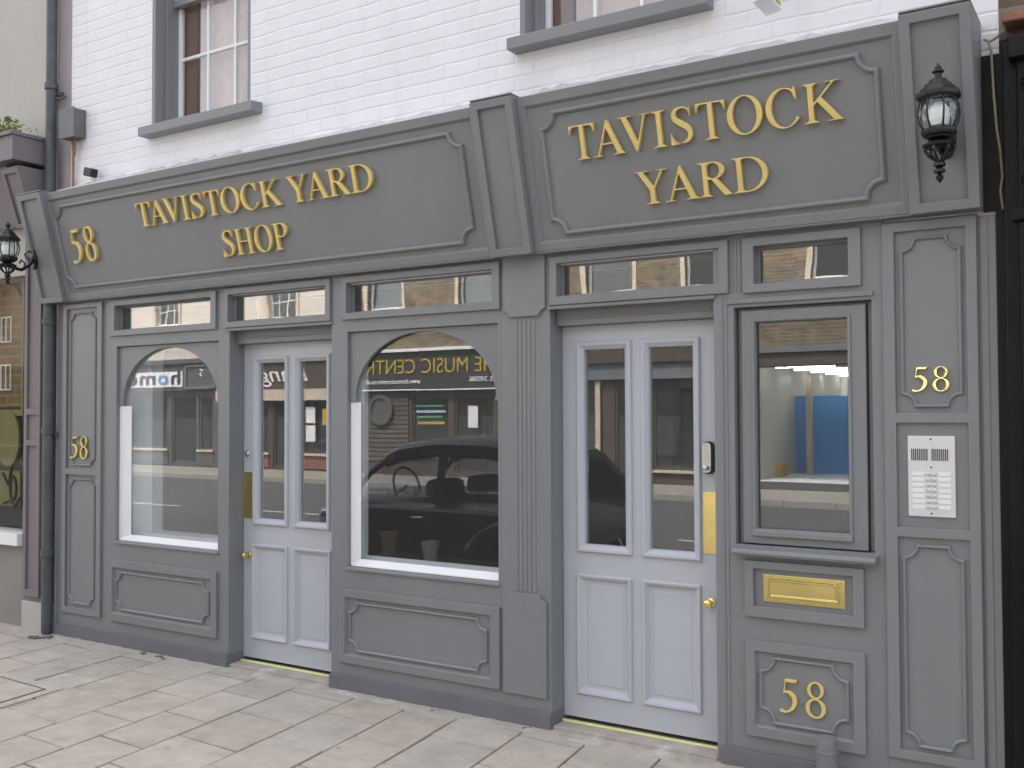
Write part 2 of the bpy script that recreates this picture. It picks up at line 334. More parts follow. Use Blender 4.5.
    # --- joinery drawn on a face: (u, v) across the face, h = how far it stands proud of it (local -Y)
    def mould(self, u0, u1, v0, v1, prof, y=0.0, fill=None):
        """mitred moulding round a rectangle: prof = [(inset, height)...] outer -> inner; fill closes the middle at the last height"""
        vs = []; fs = []
        for d, h in prof:
            vs += [(u0+d, y-h, v0+d), (u1-d, y-h, v0+d), (u1-d, y-h, v1-d), (u0+d, y-h, v1-d)]
        for i in range(len(prof)-1):
            for k in range(4):
                a = i*4+k; b = i*4+(k+1) % 4
                fs.append((a, b, b+4, a+4))
        if fill: fs.append(tuple(range(len(vs)-4, len(vs))))
        return self.add(vs, fs)
    def bead(self, path, w, h, y=0.0):
        """half round bead along a closed path of (u, v)"""
        n = len(path); P = [Vector((p[0], p[1])) for p in path]
        prof = [(-w/2, -0.001), (-w*0.42, h*0.55), (-w*0.2, h*0.93), (0, h), (w*0.2, h*0.93), (w*0.42, h*0.55), (w/2, -0.001)]; m = len(prof)
        vs = []; fs = []
        for i in range(n):
            d1 = (P[i]-P[i-1]).normalized(); d2 = (P[(i+1) % n]-P[i]).normalized()
            n1 = Vector((-d1.y, d1.x)); n2 = Vector((-d2.y, d2.x))
            nn = (n1+n2)
            nn = nn.normalized() if nn.length > 1e-3 else n1
            k = 1.0/max(0.45, nn.dot(n1))
            for o, hh in prof:
                q = P[i]+nn*o*k
                vs.append((q.x, y-hh, q.y))
        for i in range(n):
            for j in range(m-1):
                a = i*m+j; b = ((i+1) % n)*m+j
                fs.append((a, b, b+1, a+1))
        return self.add(vs, fs)
    def build(self, name, mat, parent=None, bevel=0.0, smooth=False, seg=2, origin=None):
        me = bpy.data.meshes.new(name)
        vs = self.v
        if origin is not None: o_ = Vector(origin); vs = [p-o_ for p in vs]
        me.from_pydata([tuple(p) for p in vs], [], self.f); me.validate()
        import bmesh
        bm = bmesh.new(); bm.from_mesh(me); bmesh.ops.recalc_face_normals(bm, faces=bm.faces); bm.to_mesh(me); bm.free()
        o = bpy.data.objects.new(name, me); col.objects.link(o)
        me.materials.append(mat)
        if origin is not None: o.location = origin
        if smooth:
            for p in me.polygons: p.use_smooth = True
            try: me.set_sharp_from_angle(angle=R(38))
            except Exception: pass
        if bevel:
            b = o.modifiers.new('bevel', 'BEVEL'); b.width = bevel; b.segments = seg; b.limit_method = 'ANGLE'; b.angle_limit = R(35)
            b.harden_normals = False
        if parent is not None:
            o.parent = parent
            o.matrix_parent_inverse = Matrix.Translation(-parent_loc(parent))
        return o

def parent_loc(o):
    l = Vector(o.location)
    if o.parent is not None and o.type == 'MESH':
        return Vector(o.location)
    return l

def tag(o, label, cat, group=None, kind=None):
    o['label'] = label; o['category'] = cat
    if group: o['group'] = group
    if kind: o['kind'] = kind
    return o
def thing(name, loc, label, cat, group=None):
    o = bpy.data.objects.new(name, None); col.objects.link(o); o.location = loc; o.empty_display_size = 0.1
    return tag(o, label, cat, group)
def struct(o): o['kind'] = 'structure'; return o

def notched(u0, u1, v0, v1, r, n=7):
    """rectangle whose corners are scooped out by quarter circles"""
    pts = []
    for cx, cy, a0 in ((u0, v0, 90), (u1, v0, 180), (u1, v1, 270), (u0, v1, 0)):
        arc = [(cx+r*math.cos(R(a0-90*i/(n-1))), cy+r*math.sin(R(a0-90*i/(n-1)))) for i in range(n)]
        pts += arc
    return pts

# ------------------------------------------------------------------ serif letters (drawn as distance fields, then outlined)
CAP = 662.0
def _rect(x0, y0, x1, y1): return ('poly', [(x0,y0),(x1,y0),(x1,y1),(x0,y1)])
def _poly(*p): return ('poly', list(p))
def _line(x0, y0, x1, y1, w):
    dx, dy = x1-x0, y1-y0; l = math.hypot(dx, dy); nx, ny = -dy/l*w/2, dx/l*w/2
    return ('poly', [(x0+nx,y0+ny),(x0-nx,y0-ny),(x1-nx,y1-ny),(x1+nx,y1+ny)])
def _stroke(*p): return ('stroke', list(p))
def _ell(cx, cy, rx, ry, ix, iy, icx=None, clip=None): return ('ring', (cx, cy, rx, ry, ix, iy, icx if icx is not None else cx, clip))
SF = 30
def _stem(x0, x1, y0=0, y1=CAP, top=True, bot=True, ex=82):
    s = [_rect(x0, y0, x1, y1)]
    for on, y, sg in ((bot, y0, 1), (top, y1, -1)):
        if on:
            s.append(_poly((x0-ex, y), (x1+ex, y), (x1+ex, y+sg*SF), (x0-ex, y+sg*SF)))
            s.append(_poly((x0-40, y+sg*SF), (x0, y+sg*62), (x1, y+sg*62), (x1+40, y+sg*SF)))
    return s
GL = {
 'T': (600, _stem(252, 356, top=False)+[_rect(20, 622, 588, 662), _poly((20,662),(28,492),(52,492),(68,575),(108,618),(190,624),(190,662)), _poly((588,662),(580,492),(556,492),(540,575),(500,618),(418,624),(418,662))], []),
 'A': (712, [_line(122,10,352,640,44), _poly((340,676),(372,676),(655,12),(530,12),(312,545)), _rect(195,205,470,246), _rect(12,0,222,SF), _rect(448,0,706,SF), _poly((500,SF),(540,62),(632,62),(678,SF))], []),
 'V': (700, [_poly((70,650),(195,650),(400,150),(372,-12),(342,-12)), _line(565,652,368,35,44), _rect(14,635,302,662), _rect(470,635,692,662)], []),
 'I': (333, _stem(114, 218), []),
 'S': (545, [_stroke((452,505,12),(428,585,17),(362,635,20),(272,645,24),(182,612,36),(138,545,46),(152,468,52),(215,408,57),(300,352,59),(388,288,57),(436,212,50),(430,122,46),(372,52,34),(282,20,25),(185,28,20),(105,88,17),(62,190,12)), _poly((432,668),(454,668),(464,470),(440,470)), _poly((50,222),(74,222),(66,-10),(42,-10))], []),
 'O': (722, [_ell(361,331,330,345,214,309)], []),
 'C': (655, [_ell(352,331,324,345,226,309,372)], [_poly((430,440),(540,470),(556,500),(592,680),(900,680),(900,150),(622,150),(430,260))], [_poly((545,672),(572,672),(592,445),(564,445),(520,540),(500,610))]),
 'K': (712, _stem(112, 216)+[_line(205,300,560,645,42), _poly((262,352),(342,432),(690,14),(545,14)), _rect(405,635,672,662), _rect(432,0,716,SF)], []),
 'Y': (705, [_rect(306,0,410,310), _poly((66,650),(192,650),(410,318),(410,250),(306,270)), _line(384,290,588,652,44), _rect(14,635,308,662), _rect(468,635,696,662), _rect(212,0,504,SF), _poly((266,SF),(306,62),(410,62),(450,SF))], []),
 'R': (668, _stem(112, 216)+[_ell(318,490,238,172,132,136,None,216), _rect(190,626,322,662), _rect(190,318,322,352), _poly((262,345),(392,350),(655,14),(655,0),(520,0)), _rect(540,0,672,SF)], []),
 'D': (722, _stem(104, 208)+[_ell(300,331,390,331,276,294,None,208), _rect(190,624,304,662), _rect(190,0,304,38)], []),
 'H': (722, _stem(102, 206)+_stem(516, 620)+[_rect(200,312,520,352)], []),
 'P': (560, _stem(104, 208)+[_ell(300,480,242,182,136,146,None,208), _rect(190,626,304,662), _rect(190,298,304,334)], []),
 '5': (480, [_poly((150,590),(385,590),(425,676),(400,676),(380,662),(150,662)), _poly((150,662),(190,662),(146,395),(110,378)), _stroke((122,392,20),(205,408,34),(292,374,47),(348,300,53),(355,212,53),(316,115,45),(238,44,30),(150,16,26),(70,38,36))], []),
 '8': (480, [_ell(240,512,168,164,88,124), _ell(240,178,200,190,108,148)], []),
}
def _sd_poly(X, Y, pts):
    d = np.full(X.shape, 1e9); ins = np.zeros(X.shape, bool); n = len(pts)
    for i in range(n):
        x0, y0 = pts[i]; x1, y1 = pts[(i+1) % n]
        ex, ey = x1-x0, y1-y0; l2 = ex*ex+ey*ey+1e-9
        t = np.clip(((X-x0)*ex+(Y-y0)*ey)/l2, 0, 1)
        d = np.minimum(d, np.hypot(X-x0-t*ex, Y-y0-t*ey))
        c = (y0 <= Y) != (y1 <= Y)
        xi = x0+(Y-y0)*ex/(ey if abs(ey) > 1e-9 else 1e-9)
        ins ^= c & (X < xi)
    return np.where(ins, -d, d)
def _sd_ell(X, Y, cx, cy, rx, ry):
    px, py = (X-cx)/rx, (Y-cy)/ry; k = np.hypot(px, py)+1e-6
    g = np.hypot(px/rx, py/ry)+1e-9
    return k*(k-1)/g
def _sd(X, Y, prim):
    kind, a = prim
    if kind == 'poly': return _sd_poly(X, Y, a)
    if kind == 'ring':
        cx, cy, rx, ry, ix, iy, icx, clip = a
        d = np.maximum(_sd_ell(X, Y, cx, cy, rx, ry), -_sd_ell(X, Y, icx, cy, ix, iy))
        if clip is not None: d = np.maximum(d, clip-2-X)
        return d
    pts = [np.array(p, float) for p in a]; d = np.full(X.shape, 1e9); dense = []
    for i in range(len(pts)-1):
        p0, p1, p2, p3 = pts[max(i-1,0)], pts[i], pts[i+1], pts[min(i+2,len(pts)-1)]
        for t in np.linspace(0, 1, 5, endpoint=False):
            dense.append(0.5*((2*p1)+(-p0+p2)*t+(2*p0-5*p1+4*p2-p3)*t*t+(-p0+3*p1-3*p2+p3)*t**3))
    dense.append(pts[-1])
    for i in range(len(dense)-1):
        (x0,y0,r0),(x1,y1,r1) = dense[i], dense[i+1]
        ex, ey = x1-x0, y1-y0; l2 = ex*ex+ey*ey+1e-9
        t = np.clip(((X-x0)*ex+(Y-y0)*ey)/l2, 0, 1)
        d = np.minimum(d, np.hypot(X-x0-t*ex, Y-y0-t*ey)-(r0+(r1-r0)*t))
    return d
def glyph_loops(ch, step=7.0):
    g = GL[ch]
    xs = np.arange(-40, 800, step)+0.37; ys = np.arange(-50, 730, step)+0.41
    X, Y = np.meshgrid(xs, ys)
    d = np.full(X.shape, 1e9)
    for p in g[1]: d = np.minimum(d, _sd(X, Y, p))
    for p in g[2]: d = np.maximum(d, -_sd(X, Y, p))
    if len(g) > 3:
        for p in g[3]: d = np.minimum(d, _sd(X, Y, p))
    nxt = {}
    pos = {}
    def ept(i, j, hor):
        k = (i, j, hor)
        if k not in pos:
            i2, j2 = (i, j+1) if hor else (i+1, j)
            a, b = d[i, j], d[i2, j2]; t = a/(a-b)
            pos[k] = (X[i,j]+(X[i2,j2]-X[i,j])*t, Y[i,j]+(Y[i2,j2]-Y[i,j])*t)
        return k
    ny, nx = d.shape; ins = d < 0
    act = np.argwhere(~((ins[:-1,:-1] == ins[1:,:-1]) & (ins[:-1,:-1] == ins[:-1,1:]) & (ins[:-1,:-1] == ins[1:,1:])))
    for i, j in act:
        i = int(i); j = int(j)
        c = [ins[i,j], ins[i,j+1], ins[i+1,j+1], ins[i+1,j]]
        e = [(i,j,True), (i,j+1,False), (i+1,j,True), (i,j,False)]
        en = [k for k in range(4) if c[k] and not c[(k+1) % 4]]; st = [k for k in range(4) if not c[k] and c[(k+1) % 4]]
        for k in en:     # boundary leaves through edge k, pair with the entering edge going back round
            m = k
            while True:
                m = (m-1) % 4
                if m in st: break
            nxt[ept(*e[k])] = ept(*e[m])
    loops = []; seen = set()
    for k in list(nxt):
        if k in seen: continue
        lp = []
        while k in nxt and k not in seen:
            seen.add(k); lp.append(pos[k]); k = nxt[k]
        if len(lp) > 6: loops.append(lp)
    return loops
_gc = {}
def glyph_mesh(ch, depth=0.018, bevel=0.0025, bold=0.0):
    """unit-cap-height letter in local XZ, standing proud towards -Y (mesh is shared by repeats of the letter)"""
    key = (ch, depth, bevel)
    if key in _gc: return _gc[key]
    cu = bpy.data.curves.new('letter', 'CURVE'); cu.dimensions = '2D'; cu.fill_mode = 'BOTH'
    for lp in glyph_loops(ch):
        s = cu.splines.new('POLY'); s.points.add(len(lp)-1); s.use_cyclic_u = True
        for q, (x, y) in zip(s.points, lp): q.co = (x/CAP, y/CAP, 0, 1)
    cu.extrude = depth/2; cu.bevel_depth = bevel; cu.bevel_resolution = 1; cu.offset = -bevel-0.010
    o = bpy.data.objects.new('tmp', cu); col.objects.link(o)
    dg = bpy.context.evaluated_depsgraph_get(); dg.update()
    me = bpy.data.meshes.new_from_object(o.evaluated_get(dg))
    bpy.data.objects.remove(o)
    me.transform(Matrix.Rotation(R(90), 4, 'X'))
    _gc[key] = me
    return me
KERN = {'TA': -95, 'AV': -125, 'VI': -10, 'YA': -110, 'OC': -10, 'RD': 5, 'CK': 5, 'ST': 0, 'TO': -25, 'AR': -35, 'VI': -25, 'K ': 0, ' Y': -40}
def text_width(s, sp=0):
    w = 0
    for i, c in enumerate(s):
        w += (250 if c == ' ' else GL[c][0]+sp)+KERN.get(s[i:i+2], 0)
    return w/CAP
def serif_text(s, X, u, v, width, height, mat, parent, name='letter', depth=0.02, part_label=None):
    """letters on the face X (u along, v up it); returns the separate letter objects"""
    sx = width/text_width(s); cx = 0; out = []
    for i, c in enumerate(s):
        if c == ' ': cx += 250+KERN.get(s[i:i+2], 0); continue
        me = glyph_mesh(c, depth/height, 0.012)
        o = bpy.data.objects.new('numeral' if c.isdigit() else name, me); col.objects.link(o)
        if not me.materials: me.materials.append(mat)
        o.parent = parent
        o.matrix_parent_inverse = Matrix.Translation(-parent_loc(parent))
        o.matrix_basis = X @ Matrix.Translation((u+cx/CAP*sx, -depth/2-0.004, v)) @ Matrix.Diagonal((sx, height, height, 1))
        if o.material_slots: o.material_slots[0].link = 'OBJECT'; o.material_slots[0].material = mat
        cx += GL[c][0]+KERN.get(s[i:i+2], 0); out.append(o)
    return out
def sans_text(s, loc, size, mat, parent, width=None, name='lettering', shear=0.0, rotz=180, depth=0.01, bold=0.0):
    """plain lettering; with rotz=180 it faces +Y (read from across the street)"""
    cu = bpy.data.curves.new(name, 'FONT'); cu.body = s; cu.size = size; cu.shear = shear; cu.extrude = depth; cu.align_x = 'CENTER'; cu.offset = bold
    o = bpy.data.objects.new('tmp', cu); col.objects.link(o)
    dg = bpy.context.evaluated_depsgraph_get(); dg.update()
    me = bpy.data.meshes.new_from_object(o.evaluated_get(dg)); bpy.data.objects.remove(o)
    xs = [v.co.x for v in me.vertices]
    if width and xs:
        k = width/(max(xs)-min(xs)); me.transform(Matrix.Diagonal((k, 1, 1, 1)))
    me.transform(Matrix.Rotation(R(90), 4, 'X'))
    o = bpy.data.objects.new(name, me); col.objects.link(o)
    me.materials.clear(); me.materials.append(mat)
    o.parent = parent; o.matrix_parent_inverse = Matrix.Translation(-parent_loc(parent))
    o.location = loc; o.rotation_euler = (0, 0, R(rotz))
    return o
I4 = Matrix.Identity(4)

# ================================================================== THE SHOPFRONT (x along the street, y into the building, z up; pavement z = 0)
SF_ = thing('shopfront', (-3.55, 0, 0), 'grey painted timber shopfront with two pale doors and gold lettering, below the white brick wall', 'shopfront')
G = M['grey']
BV = 0.003
FR = 0.018                                   # how far the raised frames stand proud
FPROF = lambda w, h=FR: [(0, -0.002), (0, h*0.6), (0.006, h), (w-0.008, h), (w, h*0.25), (w, -0.002)]

def frame_plate(mb, out, op, y0=-FR, y1=0.0):
    return mb.plate(out[0], out[1], out[2], out[3], [op], y0, y1)

def transom(out, op, gmat='oldglass'):
    f = frame_plate(MB(), out, op).build('transom_window', G, SF_, BV)
    b = MB()                                  # lining of the opening back to the glass
    t = 0.012
    b.plate(op[0]-0.002, op[1]+0.002, op[2]-0.002, op[3]+0.002, [(op[0]+t, op[1]-t, op[2]+t, op[3]-t)], 0.036, 0.05)
    b.build('glazing_bead', G, f, 0.002)
    p = MB().box(op[0]+0.002, op[1]-0.002, 0.050, 0.056, op[2]+0.002, op[3]-0.002).build('pane', M[gmat], f)
    return f

L1 = ((-5.982,-4.926,2.094,2.338), (-5.935,-4.974,2.131,2.299))
L2 = ((-4.852,-3.966,2.096,2.342), (-4.816,-4.003,2.132,2.302))
L3 = ((-3.877,-2.800,2.096,2.342), (-3.841,-2.846,2.133,2.304))
L4 = ((-2.503,-1.577,2.096,2.338), (-2.462,-1.620,2.138,2.303))
L5 = ((-1.508,-1.000,2.090,2.335), (-1.459,-1.052,2.128,2.296))
for o_, p_ in (L1, L2, L3, L4, L5): transom(o_, p_)

def panel(mb, out, rec, loop=None, r=0.05, y=0.0):
    mb.plate(out[0], out[1], out[2], out[3], [rec], y-FR, y)
    mb.mould(rec[0]-0.001, rec[1]+0.001, rec[2]-0.001, rec[3]+0.001, [(0, FR*0.72), (0.006, FR*0.35), (0.010, -0.001)], y)
    if loop: mb.bead(notched(loop[0], loop[1], loop[2], loop[3], r), 0.017, 0.015, y)

# ---- left pilaster
m = MB(); m.box(-6.592, -6.053, 0, 0.16, 0.0, 2.362)
o_ = (-6.509, -6.071, 0.172, 2.338)
m.plate(*o_, [(-6.468,-6.118,1.180,2.306), (-6.468,-6.118,0.214,1.139)], -FR, 0)
m.bead(notched(-6.438,-6.150,1.208,2.272,0.045), 0.016, 0.015)
m.bead(notched(-6.438,-6.150,0.244,1.108,0.045), 0.016, 0.015)
pil = m.build('pilaster', G, SF_, BV)
serif_text('58', I4, -6.425, 1.252, 0.215, 0.155, M['brass'], pil, depth=0.012)
# ---- central pilaster
m = MB(); m.box(-2.800, -2.508, 0, 0.16, 0.0, 2.362)
r_ = 0.035
def blockshape(x0, x1, z0, z1, top, bot):
    pts = []
    for cx, cz, a0, on in ((x0, z0, 90, bot), (x1, z0, 180, bot), (x1, z1, 270, top), (x0, z1, 0, top)):
        if on: pts += [(cx+r_*math.cos(R(a0-15*i)), cz+r_*math.sin(R(a0-15*i))) for i in range(7)]
        else: pts.append((cx, cz))
    return pts
m.prism_y(blockshape(-2.778,-2.530,2.050,2.358,False,True), -0.016, 0.0)
m.prism_y(blockshape(-2.784,-2.530,0.150,0.658,True,False), -0.016, 0.0)
for i in range(5):                            # flutes read as narrow round fillets
    x = -2.718+i*0.0262
    m.prism_y([(x,0.664),(x+0.0185,0.664),(x+0.0185,2.040),(x,2.040)], -0.0035, 0.0)
m.build('pilaster', G, SF_, BV)
# ---- right pilaster and the narrow strip beside it
m = MB(); m.box(-0.917, -0.556, 0, 0.16, 0.0, 2.345); m.box(-0.556, -0.490, 0.006, 0.16, 0.0, 2.335)
m.box(-0.548, -0.520, 0.001, 0.006, 0.0, 2.33)
m.plate(-0.915, -0.558, 0.163, 2.337, [(-0.868,-0.598,1.558,2.298), (-0.868,-0.598,1.096,1.518), (-0.868,-0.598,0.201,1.057)], -FR, 0)
m.bead(notched(-0.842,-0.622,1.586,2.266,0.05), 0.017, 0.015)
m.bead(notched(-0.846,-0.626,0.222,1.022,0.05), 0.017, 0.015)
pr = m.build('pilaster', G, SF_, BV)
serif_text('58', I4, -0.812, 1.644, 0.155, 0.100, M['brass'], pr, depth=0.012)

# ---- bay with the left window
W1 = (-5.928, -4.916, 0.705, 2.022); W2 = (-3.845, -2.821, 0.695, 2.026)
def bay(x0, x1, light, win, pout, prec, ploop):
    m = MB(); m.plate(x0, x1, 0.0, 2.362, [light[1], win], 0.0, 0.06)
    panel(m, pout, prec, ploop, 0.055)
    m.box(win[0]-0.012, win[1]+0.012, -0.012, 0.0, win[2]-0.018, win[2]-0.004)      # sill nosing
    return m.build('bay_panelling', G, SF_, BV)
bay(-6.053, -4.816, L1, W1, (-5.968,-4.910,0.167,0.579), (-5.938,-4.960,0.222,0.527), (-5.908,-4.990,0.250,0.497))
bay(-3.966, -2.800, L3, W2, (-3.893,-2.806,0.157,0.572), (-3.852,-2.862,0.203,0.526), (-3.820,-2.893,0.232,0.497))
def shop_window(win, x0, x1, spring, ry, yg, depth, splay, stop):
    xc = (x0+x1)/2; rx = (x1-x0)/2
    arc = [(xc+rx*math.cos(R(a)), spring+ry*math.sin(R(a))) for a in range(0, 181, 5)]
    poly = [(win[0]+0.001, win[3]-0.001), (win[0]+0.001, spring-0.022), (x0+0.006, spring-0.022), (x0+0.006, spring-0.004), (x0, spring-0.004)] + list(reversed(arc)) + \
           [(x1, spring-0.004), (x1-0.006, spring-0.004), (x1-0.006, spring-0.022), (win[1]-0.001, spring-0.022), (win[1]-0.001, win[3]-0.001)]
    m = MB(); m.prism_y(poly, 0.022, 0.044); m.build('arched_board', G, SF_, 0.0025)
    m = MB()                                  # white lining: jambs, head and sill board
    a, b, c, d = win                          # (splayed jambs and sill, so they catch the light)
    sx, sy = splay; y1 = depth
    m.prism_z([(a+0.001,0.053),(a+0.004,0.053),(a+sx,sy),(a+sx,y1),(a+0.001,y1)], c+0.002, d-0.002)
    m.prism_z([(b-0.001,0.053),(b-0.001,y1),(b-sx,y1),(b-sx,sy),(b-0.004,0.053)], c+0.002, d-0.002)
    m.prism_x([(0.0535,c+0.001),(0.0535,c+0.006),(0.105,c+0.056),(y1,c+0.056),(y1,c+0.001)], a+0.003, b-0.003)
    m.box(a+0.03, b-0.03, 0.054, y1, d-0.018, d-0.001)
    zs = spring-0.023                         # splayed white glazing stops outside the glass, below the arched board
    m.prism_z([(a+0.001,0.027),(a+0.008,0.027),(a+stop,0.0445),(a+0.001,0.0445)], c+0.002, zs)
    m.prism_x([(0.024,c+0.0015),(0.024,c+0.008),(0.0445,c+0.044),(0.0445,c+0.0015)], a+0.009, b-0.002)
    f = m.build('window', M['white'], SF_, 0.003)
    MB().box(a+0.002, b-0.002, yg, yg+0.006, c+0.002, d-0.002).build('pane', M['glass'], f)
    return f
shop_window(W1, -5.888, -4.945, 1.640, 0.360, 0.046, 0.26, (0.160, 0.170), 0.108)
shop_window(W2, -3.803, -2.848, 1.650, 0.358, 0.046, 0.120, (0.054, 0.088), 0.066)

# ---- over the doors
def over(x0, x1, light):
    m = MB(); m.plate(x0, x1, 2.086, 2.362, [light[1]], 0.0, 0.06)
    m.box(x0+0.002, x1-0.002, 0.06, 0.125, 1.999, 2.125)                               # head board behind
    m.box(x0+0.03, x1-0.03, 0.052, 0.062, 2.030, 2.040)
    m.box(x0-0.01, x1+0.01, -0.012, 0.0, 2.076, 2.094)                                # drip strip
    return m.build('door_head', G, SF_, BV)
over(-4.816, -3.966, L2); over(-2.508, -1.652, L4)
for x0, x1 in ((-4.862,-4.816), (-3.966,-3.930), (-2.545,-2.508), (-1.652,-1.590)):
    MB().box(x0, x1, 0.06 if x0 not in (-2.545,) else 0.16, 0.20, 0.0, 2.09).build('door_jamb', G, SF_, BV)

# ---- right bay: casement, letter plate, number panel
W3 = (-1.557, -0.963, 0.978, 2.030)
m = MB(); m.plate(-1.652, -0.917, 0.0, 2.362, [L5[1], W3], 0.0, 0.06)
for x in (-1.617, -1.598): m.box(x, x+0.010, -0.004, 0.0, 0.09, 2.075)
for x in (-1.567, -1.549, -1.531): m.box(x, x+0.009, -0.004, 0.0, 2.10, 2.335)
m.box(-1.585, -0.955, -0.012, 0.0, 2.046, 2.066)
panel(m, (-1.513,-1.004,0.150,0.566), (-1.472,-1.052,0.193,0.520), (-1.448,-1.078,0.218,0.495), 0.06)
m.plate(-1.513, -1.004, 0.669, 0.914, [(-1.473,-1.048,0.716,0.880)], -0.022, 0)
b3 = m.build('bay_panelling', G, SF_, BV)
serif_text('5', I4, -1.372, 0.272, 0.100, 0.146, M['gold'], b3, depth=0.012)
serif_text('8', I4, -1.262, 0.268, 0.105, 0.150, M['gold'], b3, depth=0.012)
m = MB(); m.plate(-1.530, -0.992, 0.984, 2.016, [(-1.472,-1.064,1.045,1.966)], 0.020, 0.075)
m.mould(-1.474, -1.062, 1.043, 1.968, [(-0.010, -0.02), (-0.010, -0.012), (0.004, -0.014), (0.008, -0.040)])
m.box(-1.484, -1.052, 0.004, 0.030, 1.018, 1.040)
cas = m.build('window', G, SF_, BV)
MB().box(-1.470, -1.066, 0.048, 0.054, 1.047, 1.964).build('pane', M['glass'], cas)
m = MB(); m.box(-1.553, -1.534, 0.045, 0.10, 0.98, 2.028); m.box(-0.988, -0.967, 0.045, 0.10, 0.98, 2.028); m.box(-1.534,-0.988,0.045,0.10,2.018,2.028)
m.build('casement_stop', G, SF_, 0.002)
m = MB(); m.prism_x([(0.05,0.935),(-0.055,0.938),(-0.062,0.950),(-0.055,0.966),(0.05,0.978)], -1.557, -0.948)
m.build('sill', G, SF_, BV)
m = MB(); m.box(-1.433,-1.082,-0.008,0.0,0.738,0.857); m.mould(-1.405,-1.110,0.760,0.836,[(-0.004,-0.001),(0.0,0.006),(0.006,0.006),(0.010,0.0015)],-0.008,fill=True)
m.box(-1.128,-1.118,-0.017,-0.010,0.829,0.842); m.box(-1.106,-1.098,-0.014,-0.008,0.838,0.852)
m.build('letter_plate', M['brass'], SF_, 0.0015)

# ---- plinth
for x0, x1, rr in ((-6.588,-4.8155,True), (-3.964,-2.508,True), (-1.630,-0.560,False)):
    m = MB()
    if rr: m.prism_z([(x0,-0.022),(x1+0.0025,-0.022),(x1+0.0025,0.115),(x1-0.0005,0.115),(x1-0.0005,-0.0005),(x0,-0.0005)], 0.0, 0.083)
    else: m.box(x0, x1, -0.022, -0.0005, 0.0, 0.083)
    m.build('plinth', M['plinth'], SF_, 0.003)

# ---- doors
def door(x0, x1, panes, panels, lab):
    z0, z1 = 0.046, 1.998; y0, y1 = 0.120, 0.165
    m = MB(); m.plate(x0, x1, z0, z1, [p[1] for p in panes]+[q for q in panels], y0, y1)
    for out, op in panes:                      # bolection moulding round the glass
        m.mould(out[0], out[1], out[2], out[3], [(0,-0.001),(0,0.010),(0.006,0.017),(0.018,0.016),(0.026,0.008),(0.034,0.002),(0.040,-0.016)], y0)
    for q in panels:
        m.mould(q[0]-0.004, q[1]+0.004, q[2]-0.004, q[3]+0.004, [(0,-0.001),(0,0.009),(0.006,0.015),(0.016,0.012),(0.024,0.002),(0.034,-0.010),(0.050,-0.011),(0.054,-0.008),(0.060,-0.008)], y0, fill=True)
    d = m.build('door', M['door'], SF_, 0.002)
    if lab: d['label'] = lab
    for out, op in panes:
        MB().box(op[0]-0.002, op[1]+0.002, 0.138, 0.144, op[2]-0.002, op[3]+0.002).build('pane', M['glass'], d)
    return d
d1 = door(-4.8145, -3.968, [((-4.722,-4.425,0.873,1.918), (-4.684,-4.463,0.911,1.880)), ((-4.376,-4.080,0.873,1.918), (-4.338,-4.118,0.911,1.880))],
          [(-4.728,-4.432,0.172,0.750), (-4.376,-4.080,0.172,0.750)], 'pale grey door below the small gold shop name, narrower in view')
d2 = door(-2.507, -1.654, [((-2.421,-2.119,0.869,1.917), (-2.383,-2.157,0.907,1.879)), ((-2.067,-1.765,0.869,1.917), (-2.029,-1.803,0.907,1.879))],
          [(-2.423,-2.129,0.168,0.756), (-2.066,-1.773,0.168,0.756)], 'pale grey door with keypad lock below the larger gold name')
def knob(c, parent, r=0.026):
    m = MB(); m.X = Matrix.Translation(c) @ Matrix.Rotation(R(90), 4, 'X')
    m.lathe([(r*0.95,0.0),(r*0.95,0.004),(r*0.45,0.008),(r*0.40,0.022),(r*0.85,0.030),(r,0.040),(r*0.85,0.052),(r*0.3,0.058)], seg=20)
    return m.build('door_knob', M['brass'], parent, smooth=True)
knob((-4.760, 0.118, 0.682), d1, 0.020); knob((-1.721, 0.118, 0.684), d2, 0.021)
m = MB(); m.X = Matrix.Translation((-4.777, 0.118, 1.313)) @ Matrix.Rotation(R(90), 4, 'X'); m.lathe([(0.02,0),(0.02,0.006),(0.012,0.009),(0.008,0.014)], seg=18)
m.build('lock', M['chrome'], d1, smooth=True)
MB().box(-4.806,-4.738,0.116,0.120,0.908,1.197).build('push_plate', M['brass'], d1, 0.001)
MB().box(-1.757,-1.690,0.116,0.120,0.907,1.194).build('push_plate', M['brass'], d2, 0.001)
m = MB()
def rrect(x0, x1, z0, z1, r, n=6):
    pts = []
    for cx, cz, a0 in ((x1-r,z0+r,-90),(x1-r,z1-r,0),(x0+r,z1-r,90),(x0+r,z0+r,180)):
        pts += [(cx+r*math.cos(R(a0+90*i/n)), cz+r*math.sin(R(a0+90*i/n))) for i in range(n+1)]
    return pts
m.prism_y(rrect(-1.750,-1.697,1.278,1.428,0.022), 0.098, 0.120)
kp = m.build('keypad_lock', M['black'], d2, 0.002)
m = MB(); m.prism_y(rrect(-1.7485,-1.707,1.283,1.424,0.019), 0.090, 0.0978); m.build('lock_face', M['chrome'], kp, 0.002) if False else None
kf = MB(); kf.prism_y(rrect(-1.7485,-1.706,1.284,1.423,0.019), 0.088, 0.0978)
for i in range(7):
    for j in range(2):
        kf.box(-1.741+j*0.017, -1.731+j*0.017, 0.0845, 0.088, 1.336+i*0.0105, 1.342+i*0.0105)
kf.X = Matrix.Translation((-1.727, 0.088, 1.306)) @ Matrix.Rotation(R(90), 4, 'X'); kf.lathe([(0.014,0),(0.014,0.006),(0.010,0.018),(0.012,0.024),(0.006,0.028)], seg=16)
kf.X = None
